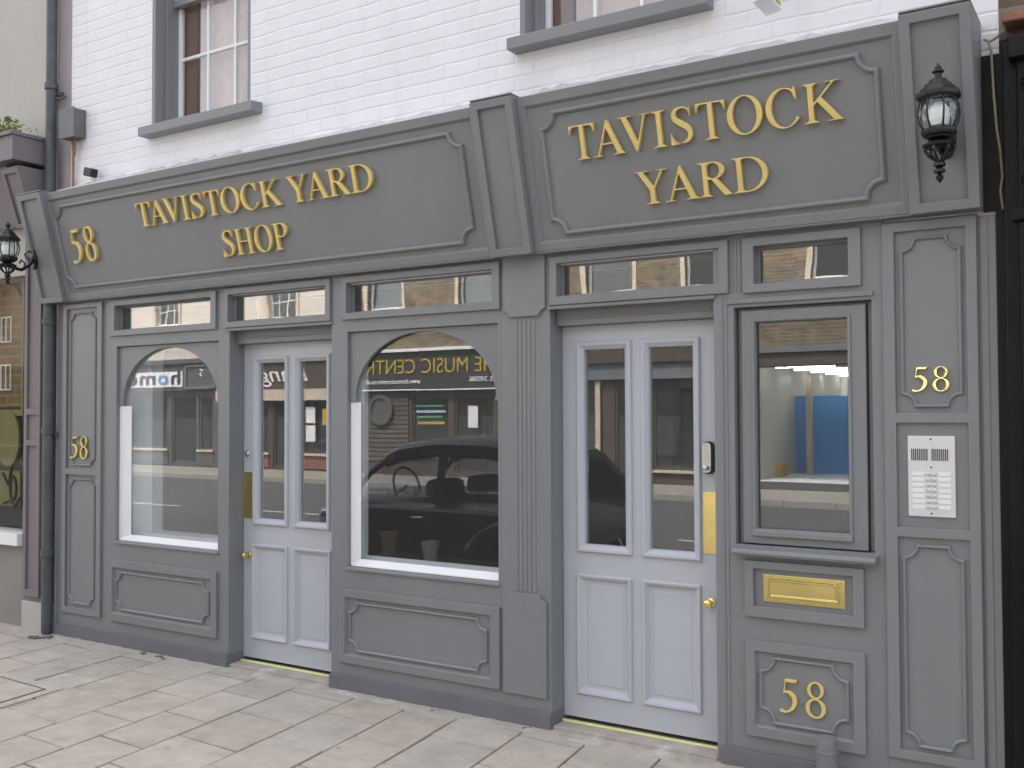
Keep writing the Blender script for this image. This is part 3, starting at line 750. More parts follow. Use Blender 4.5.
kfo = kf.build('lock_face', M['chrome'], d2)
# thresholds
for x0, x1 in ((-4.812,-3.968), (-2.504,-1.654)):
    MB().box(x0, x1, 0.0, 0.20, 0.0, 0.022).build('threshold', M['concrete'], SF_, 0.004)
    MB().box(x0, x1, 0.092, 0.114, 0.0225, 0.031).build('threshold_strip', M['brasstread'], SF_, 0.002)

# ---- intercom
ic = MB().box(-0.826,-0.648,-0.014,0.0,1.142,1.466).build('intercom', M['alu'], SF_, 0.003)
m = MB()
for g0 in (-0.812, -0.735):
    for i in range(9): m.box(g0+i*0.0072, g0+i*0.0072+0.0036, -0.0158, -0.0142, 1.367, 1.414)
m.build('speaker_slot', M['slot'], ic)
for i in range(7):
    z = 1.180+i*0.0222
    for x0 in (-0.809, -0.711):
        MB().box(x0, x0+0.046, -0.0162, -0.0142, z-0.007, z+0.008).build('name_card', M['label'], ic, 0.001)
    for x in (-0.748, -0.726):
        b = MB(); b.X = Matrix.Translation((x, -0.014, z)) @ Matrix.Rotation(R(90), 4, 'X'); b.lathe([(0.0085,0),(0.0085,0.003),(0.006,0.005)], seg=14)
        b.build('call_button', M['chrome'], ic, smooth=True)
for z in (1.452, 1.340, 1.156):
    m = MB(); m.X = Matrix.Translation((-0.738, -0.014, z)) @ Matrix.Rotation(R(90), 4, 'X'); m.lathe([(0.004,0),(0.003,0.002)], seg=10)
    m.build('screw', M['slot'], ic)

# ---- fascia boards (lean out at the top by 14 degrees), consoles
TH = math.atan2(0.181, 0.725); CT = math.cos(TH)
FX = Matrix.Translation((0, -0.045, 2.36)) @ Matrix.Rotation(TH, 4, 'X')
def fz(z): return (z-2.36)/CT
def fascia(u0, u1, loop):
    m = MB(); m.prism_x([(-0.045,2.360),(-0.226,3.085),(0.016,3.085),(0.016,2.360)], u0, u1)
    m.X = FX
    m.plate(u0, u1, 0.004, 0.752, [(u0+0.036, u1-0.034, 0.046, 0.702)], -0.016, 0.0)
    m.mould(u0+0.035, u1-0.033, 0.045, 0.703, [(0,0.012),(0.008,0.006),(0.012,-0.001)])
    m.bead(notched(*loop, 0.070, 9), 0.026, 0.021)
    m.X = None
    m.prism_x([(-0.060,2.352),(-0.060,2.360),(0.0,2.3625),(0.0,2.352)], u0, u1)
    return m.build('fascia', G, SF_, BV)
fa1 = fascia(-6.420, -2.798, (-6.345,-2.912,fz(2.448),fz(2.985)))
fa2 = fascia(-2.556, -0.786, (-2.437,-0.888,fz(2.440),fz(2.992)))
serif_text('TAVISTOCK YARD', FX, -5.478, fz(2.771), 1.985, 0.152, M['gold'], fa1)
serif_text('SHOP', FX, -4.752, fz(2.525), 0.566, 0.157, M['gold'], fa1)
serif_text('5', FX, -6.232, fz(2.604), 0.145, 0.228, M['gold'], fa1)
serif_text('8', FX, -6.078, fz(2.604), 0.138, 0.232, M['gold'], fa1)
serif_text('TAVISTOCK', FX, -2.292, fz(2.760), 1.272, 0.162, M['gold'], fa2)
serif_text('YARD', FX, -1.977, fz(2.522), 0.632, 0.153, M['gold'], fa2)
TC = math.atan2(0.187, 0.74)
CX = Matrix.Translation((0, -0.080, 2.354)) @ Matrix.Rotation(TC, 4, 'X')
for x0, x1 in ((-6.664,-6.392), (-2.798,-2.556), (-0.787,-0.532)):
    m = MB(); m.prism_x([(-0.080,2.354),(-0.267,3.094),(0.014,3.094),(0.014,2.354)], x0, x1)
    m.X = CX; m.plate(x0, x1, 0.0, 0.763, [(x0+0.040, x1-0.040, 0.038, 0.724)], -0.020, 0.0)
    m.X = None
    m.prism_x([(-0.264,3.0945),(-0.284,3.096),(-0.284,3.104),(0.014,3.104),(0.014,3.0945)], x0, x1)
    m.build('console_bracket', G, SF_, BV)

# white cement fillet over the fascia
rnd = random.Random(3)
for u0, u1 in ((-6.392, -2.805), (-2.545, -0.792)):
    m = MB()
    n = int((u1-u0)/0.045); vs = []; fs = []
    for i in range(n+1):
        x = u0+(u1-u0)*i/n
        a, b, c = rnd.uniform(-0.008,0.008), rnd.uniform(-0.012,0.012), rnd.uniform(-0.014,0.014)
        vs += [(x,-0.215+a,3.086), (x,-0.200+a,3.098+b*0.4), (x,-0.10,3.135+b), (x,0.021,3.200+c)]
    for i in range(n):
        for k in range(3):
            q = i*4+k; fs.append((q, q+4, q+5, q+1))
    m.add(vs, fs)
    m.build('cement_fillet', M['mortar'], SF_, smooth=False)

# ================================================================== WHITE BRICK BUILDING ABOVE
WB = thing('brick_building', (-3.55, 0.02, 2.3), 'white painted brick upper storey with grey framed sash windows', 'building')
U1 = (-5.600, -4.660, 3.475, 5.150); U2 = (-2.690, -1.750, 3.475, 5.150)
MB().plate(-6.487, -0.470, 2.30, 8.50, [U1, U2], 0.020, 0.300).build('wall', M['whitebrick'], WB)
m = MB(); m.box(-6.487,-0.470,8.2,8.4,2.37,8.5); m.box(-6.487,-6.40,0.300,8.2,2.37,8.5); m.box(-0.55,-0.470,0.300,8.2,2.37,8.5)
m.box(-6.487,-0.470,0.300,8.2,2.42,2.62); m.box(-6.40,-0.55,2.6,2.7,2.62,8.5)
m.build('inner_wall', M['interior'], WB)
MB().prism_x([(-0.02,8.5),(8.45,8.5),(4.2,10.3)], -6.487, -0.470).build('roof', M['roof'], WB)
for a, b, c, d in (U1, U2):
    m = MB()
    m.box(a+0.001, a+0.030, 0.022, 0.235, c, d); m.box(b-0.030, b-0.001, 0.022, 0.235, c, d); m.box(a+0.03, b-0.03, 0.022, 0.235, d-0.03, d-0.001)
    m.box(a+0.030, a+0.050, 0.10, 0.235, c, d-0.03); m.box(b-0.050, b-0.030, 0.10, 0.235, c, d-0.03)
    f = m.build('window', G, WB, BV)
    m = MB()                                   # sashes: white frames and bars
    y0, y1 = 0.195, 0.225
    zm = 4.325
    m.box(a+0.050, a+0.078, y0, y1, c+0.02, zm); m.box(b-0.078, b-0.050, y0, y1, c+0.02, zm)
    m.box(a+0.078, b-0.078, y0, y1, c+0.02, c+0.075)
    w = (b-a-0.156)/3
    for k in (1, 2): m.box(a+0.078+w*k-0.010, a+0.078+w*k+0.010, y0+0.005, y1, c+0.075, zm)
    m.box(a+0.078, b-0.078, y0+0.004, y1-0.001, 3.965, 3.985)
    for k in (1, 2): m.box(a+0.078+w*k-0.010, a+0.078+w*k+0.010, 0.165, 0.190, zm+0.05, d-0.03)
    m.box(a+0.050, a+0.078, 0.16, 0.192, zm+0.05, d-0.03); m.box(b-0.078, b-0.050, 0.16, 0.192, zm+0.05, d-0.03)
    m.build('sash_frame', M['white'], f, 0.002)
    MB().box(a+0.050, b-0.050, 0.150, 0.192, zm, zm+0.048).build('meeting_rail', G, f, 0.002)
    MB().box(a+0.06, b-0.06, 0.208, 0.213, c+0.03, d-0.03).build('pane', M['sashglass'], f)
    m = MB(); n = 36; vs = []; fs = []
    for i in range(n+1):
        x = a+0.20+(b-a-0.26)*i/n; y = 0.258+0.005*math.sin(i*1.3)+0.003*math.sin(i*2.9)
        vs += [(x, y, c+0.02), (x, y, d)]
    for i in range(n): fs.append((2*i, 2*i+2, 2*i+3, 2*i+1))
    m.add(vs, fs).build('curtain', M['curtain'], f, smooth=True)  # its pink stands in for the opposite house mirrored in the pane
    MB().box(a+0.06, a+0.185, 0.245, 0.27, c+0.02, d).build('shutter', M['brownwood'], f)
    MB().prism_x([(0.10,3.405),(-0.070,3.405),(-0.070,3.466),(0.10,3.480)], a-0.026, b+0.105).build('sill', G, f, 0.004)

# interior of the shop behind the glass
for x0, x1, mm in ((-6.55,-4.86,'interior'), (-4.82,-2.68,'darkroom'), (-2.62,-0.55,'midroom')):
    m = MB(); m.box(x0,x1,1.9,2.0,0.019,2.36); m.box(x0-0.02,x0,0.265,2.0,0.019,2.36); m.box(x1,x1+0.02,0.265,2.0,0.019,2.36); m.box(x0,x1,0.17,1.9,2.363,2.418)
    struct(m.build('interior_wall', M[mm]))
struct(MB().box(-6.60,-0.50,0.205,2.0,-0.06,0.018).build('interior_floor', M['intfloor']))
for a, b in ((W1[0]-0.04, W1[1]+0.04), (W2[0]-0.35, W2[1]+0.04)): MB().box(a, b, 0.27, 0.80, 0.62, 0.66).build('display_shelf', M['intfloor'], SF_, 0.003)
def pot(x, y, z, r, h, mat, label):
    m = MB(); m.lathe([(r*0.68,0),(r*0.92,h*0.78),(r,h*0.78),(r*1.02,h),(r*0.9,h),(r*0.85,h*0.85),(0.001,h*0.83)], (0,0,0), 22)
    o = MB(); o.v = [v+Vector((x,y,z)) for v in m.v]; o.f = m.f
    t = o.build('flower_pot', mat, None, smooth=True, origin=(x,y,z))
    return tag(t, label, 'flower pot', 'pots behind the arched window')
pot(-4.02, 0.58, 0.66, 0.055, 0.16, M['terracotta'], 'terracotta flower pot behind the right arched window, nearer its white jamb')
pot(-3.62, 0.48, 0.66, 0.052, 0.14, M['pinkpot'], 'pale clay flower pot behind the right arched window')

# ================================================================== FIXTURES
def copy_tree(o, parent=None, loc=None):
    c = o.copy(); col.objects.link(c); c.parent = parent
    if parent is not None: c.matrix_parent_inverse = o.matrix_parent_inverse.copy()
    if loc is not None: c.location = loc
    for ch in list(o.children): copy_tree(ch, c)
    return c

def make_lantern():
    # origin on the wall plate; lantern axis 0.20 m in front of it
    t = thing('wall_lantern', (0,0,0), 'black wall lantern on the console beside the larger gold sign', 'lantern', 'black lanterns on the shopfront consoles')
    A = (0, -0.20, -0.215); rot = R(22.5)
    B = M['black']
    m = MB(); m.lathe([(0.028,0.308),(0.074,0.310),(0.080,0.318),(0.080,0.333),(0.068,0.341),(0.064,0.350),(0.052,0.356),(0.050,0.366),(0.036,0.372),(0.033,0.383),(0.016,0.389)], A, 8, rot)
    m.lathe([(0.016,0.388),(0.012,0.392),(0.012,0.408),(0.021,0.412),(0.021,0.418),(0.011,0.423),(0.013,0.430),(0.007,0.436),(0.002,0.448)], A, 16)
    m.build('lantern_roof', B, t, 0.0015)
    m = MB(); m.lathe([(0.052,0.196),(0.068,0.225),(0.074,0.258),(0.070,0.288),(0.062,0.309)], A, 8, rot); m.build('lantern_glass', M['lampglass'], t)
    m = MB(); m.lathe([(0.014,0.200),(0.034,0.212),(0.040,0.245),(0.037,0.275),(0.016,0.300)], A, 18); m.build('bulb', M['white_bulb'], t, smooth=True)
    m = MB()
    for k in range(8):
        a = rot+2*math.pi*k/8
        m.tube([(A[0]+r*math.cos(a), A[1]+r*math.sin(a), A[2]+z) for r, z in ((0.053,0.196),(0.069,0.225),(0.075,0.258),(0.071,0.288),(0.063,0.310))], 0.0042, 6)
    m.lathe([(0.020,0.158),(0.046,0.165),(0.050,0.172),(0.060,0.176),(0.064,0.186),(0.064,0.196),(0.056,0.202),(0.030,0.202)], A, 8, rot)
    m.build('lantern_cage', B, t, 0.001)
    m = MB()
    m.lathe([(0.044,0.130),(0.058,0.136),(0.060,0.143),(0.046,0.150),(0.022,0.160)], A, 12)
    for k in range(6):
        a = 2*math.pi*k/6+0.3
        m.tube([(A[0]+r*math.cos(a), A[1]+r*math.sin(a), A[2]+z) for r, z in ((0.046,0.138),(0.050,0.122),(0.034,0.100),(0.014,0.086),(0.010,0.074))], 0.006, 6)
    m.lathe([(0.002,0.0),(0.012,0.014),(0.014,0.024),(0.006,0.034),(0.020,0.040),(0.020,0.050),(0.009,0.056),(0.022,0.064),(0.020,0.074),(0.012,0.082)], A, 14)
    m.build('drop_finial', B, t, smooth=True)
    m = MB()
    m.tube([(0,-0.01,0.01),(0,-0.04,-0.055),(0,-0.10,-0.095),(0,-0.165,-0.085),(0,-0.20,-0.06)], [0.014,0.013,0.012,0.012,0.012], 10)
    m.tube([(0,-0.01,0.03),(0,-0.045,0.045),(0,-0.075,0.020),(0,-0.060,-0.012),(0,-0.040,0.0)], 0.007, 8)
    m.tube([(0,-0.08,-0.088),(0,-0.075,-0.045),(0,-0.10,-0.025),(0,-0.115,-0.05)], 0.006, 8)
    m.build('bracket_arm', B, t, smooth=True)
    m = MB()
    pts = [(0.030*math.sin(R(a))*(1.0 if abs(math.cos(R(a))) < 0.8 else 0.9), 0.085*math.cos(R(a))) for a in range(0, 360, 30)]
    m.prism_y(pts, -0.014, 0.012); m.build('wall_plate', B, t, 0.005)
    return t
lamp_r = make_lantern(); lamp_r.location = (-0.634, -0.155, 2.622)
lamp_l = copy_tree(lamp_r, None, (-6.632, -0.160, 2.668)); lamp_l['label'] = 'black wall lantern on the console beside the large gold 58, left of the smaller sign'

# stub of vent pipe on the pavement
m = MB(); m.lathe([(0.042,0.0),(0.042,0.165),(0.046,0.167),(0.046,0.176),(0.0415,0.178),(0.0415,0.222),(0.039,0.228),(0.004,0.2285)], (0,0,0), 24)
o = m.build('vent_pipe', M['stubpipe'], None, smooth=True); o.location = (-1.138, -0.112, 0)
tag(o, 'short grey capped pipe standing on the pavement below the gold 58 panel', 'pipe')

# service box, sensor, downpipe and little pipes at the left end
t = thing('service_box', (-6.41, 0.02, 3.50), 'weathered grey service box on the white wall beside the downpipe', 'box')
m = MB(); m.box(-6.478,-6.315,-0.075,0.019,3.515,3.715); m.box(-6.484,-6.309,-0.082,-0.0755,3.508,3.722)
m.build('case', M['boxgrey'], t, 0.006)
m = MB(); m.tube([(-6.40,-0.03,3.515),(-6.402,-0.02,3.44),(-6.42,-0.008,3.30),(-6.43,0.0,3.08)], 0.010, 8); m.tube([(-6.37,-0.03,3.515),(-6.385,-0.02,3.46),(-6.40,-0.01,3.40)], 0.008, 8); m.build('conduit', M['copper'], t, smooth=True)
t = thing('wall_sensor', (-6.17, 0.02, 3.21), 'small black sensor with a white base on the white wall above the gold 58', 'sensor')
m = MB(); m.X = Matrix.Translation((-6.165,-0.03,3.235)) @ Matrix.Rotation(R(14),4,'Y'); m.box(-0.045,0.045,-0.045,0.012,-0.025,0.035); m.build('sensor_head', M['black'], t, 0.008)
MB().box(-6.19,-6.14,-0.02,0.019,3.165,3.212).build('mount', M['white'], t, 0.004)
t = thing('downpipe', (-6.632, -0.045, 0), 'dark grey cast iron downpipe running down between the beige and the white building', 'downpipe')
m = MB(); m.tube([(-6.632,-0.045,8.3),(-6.632,-0.045,4.2),(-6.632,-0.045,2.2),(-6.632,-0.045,0.012)], 0.037, 14)
for z in (0.55, 1.42, 2.20, 3.9, 5.8): m.lathe([(0.038,0),(0.047,0.004),(0.047,0.046),(0.038,0.05)], (-6.632,-0.045,z), 14)
m.build('pipe', M['pipe'], t, smooth=True)
for z in (1.40, 3.86): MB().box(-6.69,-6.575,-0.02,0.018,z,z+0.03).build('pipe_bracket', M['pipe'], t, 0.003)
m = MB()
m.tube([(-6.60,-0.03,3.84),(-6.55,-0.02,3.83),(-6.52,0.0,3.85)], 0.010, 8)
m.build('branch_pipe', M['pipe'], t, smooth=True)

# projecting sign whose lower corner shows at the top edge
t = thing('hanging_fixture', (-1.30, 0.02, 3.3), 'small white boxed fixture with a blue front and yellow side above the larger gold name', 'fixture')
HX = Matrix.Translation((-1.315,-0.30,3.262)) @ Matrix.Rotation(R(-10),4,'Y')
m = MB(HX); m.plate(-0.035,0.035,0.0,0.30,[(-0.025,0.025,0.012,0.288)],-0.012,0.0); m.box(-0.035,0.035,0.0005,0.16,0.0,0.30); m.build('case', M['white'], t, 0.003)
m = MB(HX); m.box(-0.0245,0.0245,-0.004,-0.0005,0.0125,0.2875); m.build('front_panel', M['paleblue'], t)
m = MB(HX); m.box(0.0355,0.039,0.02,0.14,0.015,0.285); m.build('side_panel', M['inkyellow'], t)
MB().box(-1.37,-1.33,-0.145,0.019,3.44,3.47).build('fixing_arm', M['black'], t, 0.002)

# ================================================================== NEIGHBOURS
# beige building on the left
NB = thing('beige_building', (-10, 0.02, 0), 'beige rendered neighbouring building with a mauve grey shopfront, at the left edge', 'building')
m = MB(); m.box(-15.0,-6.665,0.02,8.4,2.6,8.5); m.box(-15.0,-6.665,0.6,8.4,0.0,2.6); m.build('wall', M['beige'], NB)
MB().box(-6.665,-6.488,0.034,0.32,0.0,8.5).build('wall_strip', M['pinkwall'], NB)
MB().prism_x([(-0.02,8.5),(8.4,8.5),(4.2,10.1)], -15.0, -6.488).build('roof', M['roof'], NB)
m = MB()
m.box(-6.975,-6.700,-0.010,0.30,0.205,2.95)
m.plate(-6.965,-6.765,0.24,2.93,[(-6.930,-6.800,0.29,1.335),(-6.930,-6.800,1.375,1.560),(-6.930,-6.800,1.605,2.89)],-0.028,-0.010)
m.build('pilaster', M['mauve'], NB, 0.003)
MB().box(-6.985,-6.695,-0.02,0.30,0.0,0.205).build('pilaster_base', M['beige'], NB, 0.006)
m = MB(); m.prism_x([(-0.05,2.95),(-0.20,3.36),(0.02,3.36),(0.02,2.95)], -15.0, -6.93)
m.build('fascia', M['mauve'], NB, 0.004)
m = MB(); m.prism_x([(-0.10,2.92),(-0.235,3.33),(0.02,3.33),(0.02,2.92)], -6.93, -6.72)
m.X = Matrix.Translation((0,-0.10,2.92)) @ Matrix.Rotation(math.atan2(0.135,0.41),4,'X'); m.plate(-6.93,-6.72,0.0,0.425,[(-6.895,-6.755,0.03,0.385)],-0.016,0.0)
m.build('console_bracket', M['mauve'], NB, 0.003)
m = MB(); m.box(-15.0,-6.705,-0.29,0.02,3.362,3.535); m.box(-15.0,-6.695,-0.31,0.02,3.5352,3.562); m.build('cornice', M['mauve'], NB, 0.004)
MB().box(-15.0,-6.985,-0.06,0.30,0.600,0.690).build('sill', M['white'], NB, 0.004)
MB().box(-15.0,-6.985,0.0,0.30,0.0,0.600).build('stall_riser', M['riser'], NB)
m = MB(); m.box(-7.055,-6.976,0.03,0.10,0.690,2.95); m.box(-15.0,-7.055,0.03,0.10,2.80,2.95); f = m.build('window', M['purple'], NB, 0.003)
MB().box(-15.0,-7.055,0.055,0.061,0.690,2.80).build('pane', M['dullglass'], f)
# gold and olive decoration on a board behind the pane, plus painted-in reflections
MB().box(-14.9,-7.04,0.145,0.17,0.70,2.94).build('backing_board', M['darkwin'], f)
DX = Matrix.Translation((-0.15,0,0))
m = MB(DX)
m.plate(-7.62,-7.075,1.55,2.62,[(-7.58,-7.105,1.60,2.58)],0.126,0.1315)
m.build('gilt_border', M['olive'], f)
m = MB(DX)
arch = [(-7.62,1.62),(-7.62,2.35)]+[(-7.36+0.26*math.cos(R(a)),2.35+0.24*math.sin(R(a))) for a in range(170,-1,-12)]+[(-7.10,1.62)]
m.prism_y(arch, 0.132, 0.144); m.build('reflected_brick', M['ybrick'], f)  # brick house reflected in the pane, painted as a sheet behind it
m = MB(DX)
for z in (1.75, 2.12):
    m.plate(-7.38,-7.24,z,z+0.20,[(-7.37,-7.315,z+0.01,z+0.19),(-7.305,-7.25,z+0.01,z+0.19)],0.124,0.131)
m.build('reflected_small_window', M['white'], f)  # white windows of the same painted reflection
m = MB(DX); m.prism_y([(-7.27+0.155*math.cos(R(a)),1.38+0.22*math.sin(R(a))) for a in range(0,360,15)],0.120,0.142)
m.box(-7.62,-7.10,0.122,0.140,0.86,1.13)
m.box(-7.62,-7.08,0.124,0.140,2.66,2.80)
m.build('gilt_panel', M['olive'], f)
m = MB(DX)
m.tube([(-7.18+0.04*math.cos(R(a)),0.118,1.0+0.09*math.sin(R(a))) for a in range(90,440,20)],0.011,6)
m.tube([(-7.30,0.118,0.88),(-7.22,0.118,0.90),(-7.15,0.118,0.86),(-7.09,0.118,0.93)],0.012,6)
m.tube([(-7.32,0.118,1.11),(-7.24,0.118,1.02),(-7.20,0.118,1.16)],0.012,6)
m.build('scroll_work', M['black'], f)
# plant growing on the cornice
t = thing('cornice_plant', (-6.93,-0.15,3.562), 'small yellow green plant growing on top of the left neighbour cornice', 'plant')
m = MB(); rnd = random.Random(5)
for i in range(150):
    a = rnd.uniform(0,2*math.pi); r = abs(rnd.gauss(0,0.085)); h = rnd.uniform(0.01,0.17)*(1-r/0.35)
    c = Vector((-6.97+r*math.cos(a)*1.3,-0.17+r*math.sin(a)*0.8,3.565+max(0.01,h)))
    n = Vector((rnd.uniform(-1,1),rnd.uniform(-1,1),rnd.uniform(0,1))).normalized(); u = n.orthogonal().normalized(); w = n.cross(u); s = rnd.uniform(0.012,0.028)
    m.add([c-u*s,c-w*s*0.5+n*0.004,c+u*s,c+w*s*0.5+n*0.004],[(0,1,2,3)])
m.build('leaves', M['leaf'], t)
m = MB()
for i in range(12):
    a = rnd.uniform(0,6.28); m.tube([(-6.96,-0.17,3.562),(-6.96+0.05*math.cos(a),-0.17+0.05*math.sin(a),3.62),(-6.96+0.10*math.cos(a),-0.17+0.08*math.sin(a),3.66)],0.003,5)
m.build('stems', M['brownwood'], t)

# black shopfront on the right
RB = thing('black_shopfront', (1.0, 0, 0), 'glossy black carved shopfront at the right edge', 'shopfront')
BW = M['blackwood']
m = MB(); m.box(-0.486,3.0,0.021,0.30,0.0,3.02); m.box(-0.452,-0.400,-0.055,0.02,0.0,2.985); m.box(-0.400,-0.130,-0.085,0.02,0.0,2.985)
m.plate(-0.395,-0.140,0.30,2.28,[(-0.350,-0.180,0.36,2.22)],-0.105,-0.085)
m.box(-0.42,-0.10,-0.12,0.02,2.285,2.325); m.box(-0.425,-0.10,-0.13,0.02,2.90,2.985)
m.build('pilaster', BW, RB, 0.004)
m = MB(); rnd = random.Random(11)
for zc, hh in ((2.80,0.11),(2.45,0.13)):
    for k in range(26):
        a = rnd.uniform(0,6.28); x = -0.37+rnd.uniform(0,0.22); z = zc+rnd.uniform(-hh,hh); r = rnd.uniform(0.016,0.040)
        m.tube([(x+r*(1-i/9)*math.cos(a+i*0.75), -0.098-0.004*i, z+r*(1-i/9)*math.sin(a+i*0.75)) for i in range(8)], [0.011-0.0009*i for i in range(8)], 6)
    for k in range(14):
        m.sphere((-0.37+rnd.uniform(0,0.22),-0.10,zc+rnd.uniform(-hh,hh)), rnd.uniform(0.012,0.026), 8, 6, 1, 0.8, 1.2)
m.build('carving', BW, RB, smooth=True)
MB().prism_y([(-0.4895,0.0),(-0.4535,0.0),(-0.4535,2.965),(-0.534,2.965),(-0.534,2.347),(-0.4895,2.347)], -0.004, 0.0185).build('boarding', BW, RB, 0.003)
m = MB(); m.box(-0.13,3.0,-0.03,0.02,2.40,3.0); m.box(-0.13,3.0,0.01,0.02,0.0,2.40); m.build('fascia', BW, RB, 0.004)
RU = thing('brown_building', (2.0, 0.02, 2.95), 'brown brick building over the black shopfront, at the right edge', 'building')
m = MB(); m.box(-0.469,8.0,0.020,8.4,3.021,8.5); m.box(3.0,8.0,0.021,8.4,0.0,3.021); m.box(-0.469,3.0,0.6,8.4,0.0,3.021); m.build('wall', M['stock'], RU)
MB().box(-0.445,8.0,-0.10,0.019,3.050,3.085).build('string_course', M['terracotta'], RU, 0.006)
MB().prism_x([(-0.02,8.5),(8.4,8.5),(4.2,10.1)], -0.469, 8.0).build('roof', M['roof'], RU)
m = MB(); m.tube([(-0.505,-0.02,3.02),(-0.492,-0.03,2.97),(-0.486,-0.03,2.80),(-0.478,-0.02,2.66),(-0.468,-0.01,2.58),(-0.462,-0.01,2.48),(-0.470,-0.01,2.42),(-0.462,-0.008,2.35)],0.005,8)
m.tube([(-0.52,0.0,3.03),(-0.50,-0.02,3.01),(-0.47,-0.03,3.02),(-0.45,-0.05,3.03)],0.005,8)
tag(m.build('cable', M['cable'], None, smooth=True, origin=(-0.47,0,2.35)), 'thin tan cable hanging down between the grey and the black shopfronts', 'cable')

# ================================================================== GROUND
struct(MB().box(-300,300,-300,300,-0.62,-0.30).build('ground', M['asphalt']))
struct(MB().box(-80,80,-12.9,-2.42,-0.30,-0.115).build('road', M['asphalt']))
m = MB()
for i in range(-12, 13): m.box(i*4-1.2, i*4+1.2, -7.70, -7.60, -0.115, -0.111)
struct(m.build('road_markings', M['roadwhite']))
m = MB()
for i in range(-30, 30):
    for y0 in (-2.42, -13.02): m.box(i*0.9+0.004, i*0.9+0.896, y0, y0+0.12, -0.30, 0.002)
struct(m.build('kerb', M['kerb'], None, 0.008))
# paving: courses at right angles to the street, slightly askew, half-bonded
def clip(poly, f):
    out = []
    for i in range(len(poly)):
        a, b = poly[i], poly[(i+1) % len(poly)]; fa, fb = f(a), f(b)
        if fa >= 0: out.append(a)
        if fa*fb < 0: t_ = fa/(fa-fb); out.append((a[0]+(b[0]-a[0])*t_, a[1]+(b[1]-a[1])*t_))
    return out
bnd = [-5.87,-5.55,-5.22,-4.75,-4.395,-4.05,-3.62,-3.255,-2.925,-2.53,-2.18]
while bnd[-1] < 6: bnd.append(bnd[-1]+[0.34,0.36,0.33,0.38][len(bnd) % 4])
left = []
while (left[-1] if left else bnd[0]) > -12: left.append((left[-1] if left else bnd[0])-[0.33,0.36,0.34][len(left) % 3])
bnd = sorted(left)+bnd
rnd = random.Random(21)
m = MB(); i0 = bnd.index(-4.75)
for i in range(len(bnd)-1):
    off = -0.59 if (i-i0) % 2 == 0 else -0.80
    ph = off+rnd.uniform(-0.02,0.02)
    for k in range(-6, 8):
        y1 = ph+0.425*k; y0 = y1-0.425
        g = 0.0042+rnd.uniform(0,0.0015)
        P_ = []
        for (x, y) in ((bnd[i]+g, y0+g), (bnd[i+1]-g, y0+g), (bnd[i+1]-g, y1-g), (bnd[i]+g, y1-g)):
            P_.append((x-0.125*(y+0.8), y-0.035*(x-bnd[i])+rnd.uniform(-0.002,0.002)))
        P_ = clip(clip(P_, lambda q: -0.085-0.012*math.sin(q[0]*7)-q[1]), lambda q: q[1]+2.30)
        if len(P_) < 3: continue
        cx = sum(q[0] for q in P_)/len(P_); cy = sum(q[1] for q in P_)/len(P_)
        if len(P_) >= 3 and abs(sum(P_[j][0]*P_[(j+1) % len(P_)][1]-P_[(j+1) % len(P_)][0]*P_[j][1] for j in range(len(P_))))/2 < 0.004: continue
        ta, tb, tz = rnd.gauss(0,0.004), rnd.gauss(0,0.004), rnd.uniform(-0.0015,0.0015)
        top = [(q[0],q[1],tz+ta*(q[0]-cx)+tb*(q[1]-cy)) for q in P_]
        ins = [(cx+(q[0]-cx)*0.985, cy+(q[1]-cy)*0.985, q[2]) for q in top]; n = len(top)
        m.add([(q[0],q[1],-0.03) for q in P_]+[(q[0],q[1],q[2]-0.004) for q in top]+ins,
              [(j,(j+1)%n,n+(j+1)%n,n+j) for j in range(n)]+[(n+j,n+(j+1)%n,2*n+(j+1)%n,2*n+j) for j in range(n)]+[tuple(range(2*n,3*n))])
struct(m.build('pavement', M['flag']))
struct(MB().box(-26,26,-2.30,0.30,-0.30,-0.0075).build('pavement_bed', M['joint']))
m = MB(); n = 260; vs = []; fs = []                       # rough cement along the foot of the shopfront
for i in range(n+1):
    x = -8.5+9.5*i/n
    vs += [(x,-0.098-0.010*math.sin(x*7)+rnd.uniform(-0.012,0.010),-0.006), (x,-0.075+rnd.uniform(-0.008,0.008),0.001+rnd.uniform(0,0.002)), (x,-0.018,0.004+rnd.uniform(0,0.004)), (x,0.03,0.006)]
for i in range(n):
    for k in range(3): q = i*4+k; fs.append((q,q+4,q+5,q+1))
m.add(vs,fs); struct(m.build('pavement_edge', M['concrete'], None, smooth=True))
# debris at the foot of the wall
m = MB()
for x, y, s in ((-6.52,-0.10,0.022),(-6.60,-0.16,0.028),(-6.56,-0.13,0.02),(-5.55,-0.06,0.018),(-5.40,-0.055,0.015),(-5.35,-0.07,0.012),(-2.62,-0.045,0.010),(-3.20,-0.05,0.008)):
    for k in range(4): m.sphere((x+rnd.uniform(-0.03,0.03),y+rnd.uniform(-0.02,0.02),0.006),s*rnd.uniform(0.4,0.9),7,5,1.5,1,0.5)
o = m.build('debris', M['joint']); o['kind'] = 'stuff'
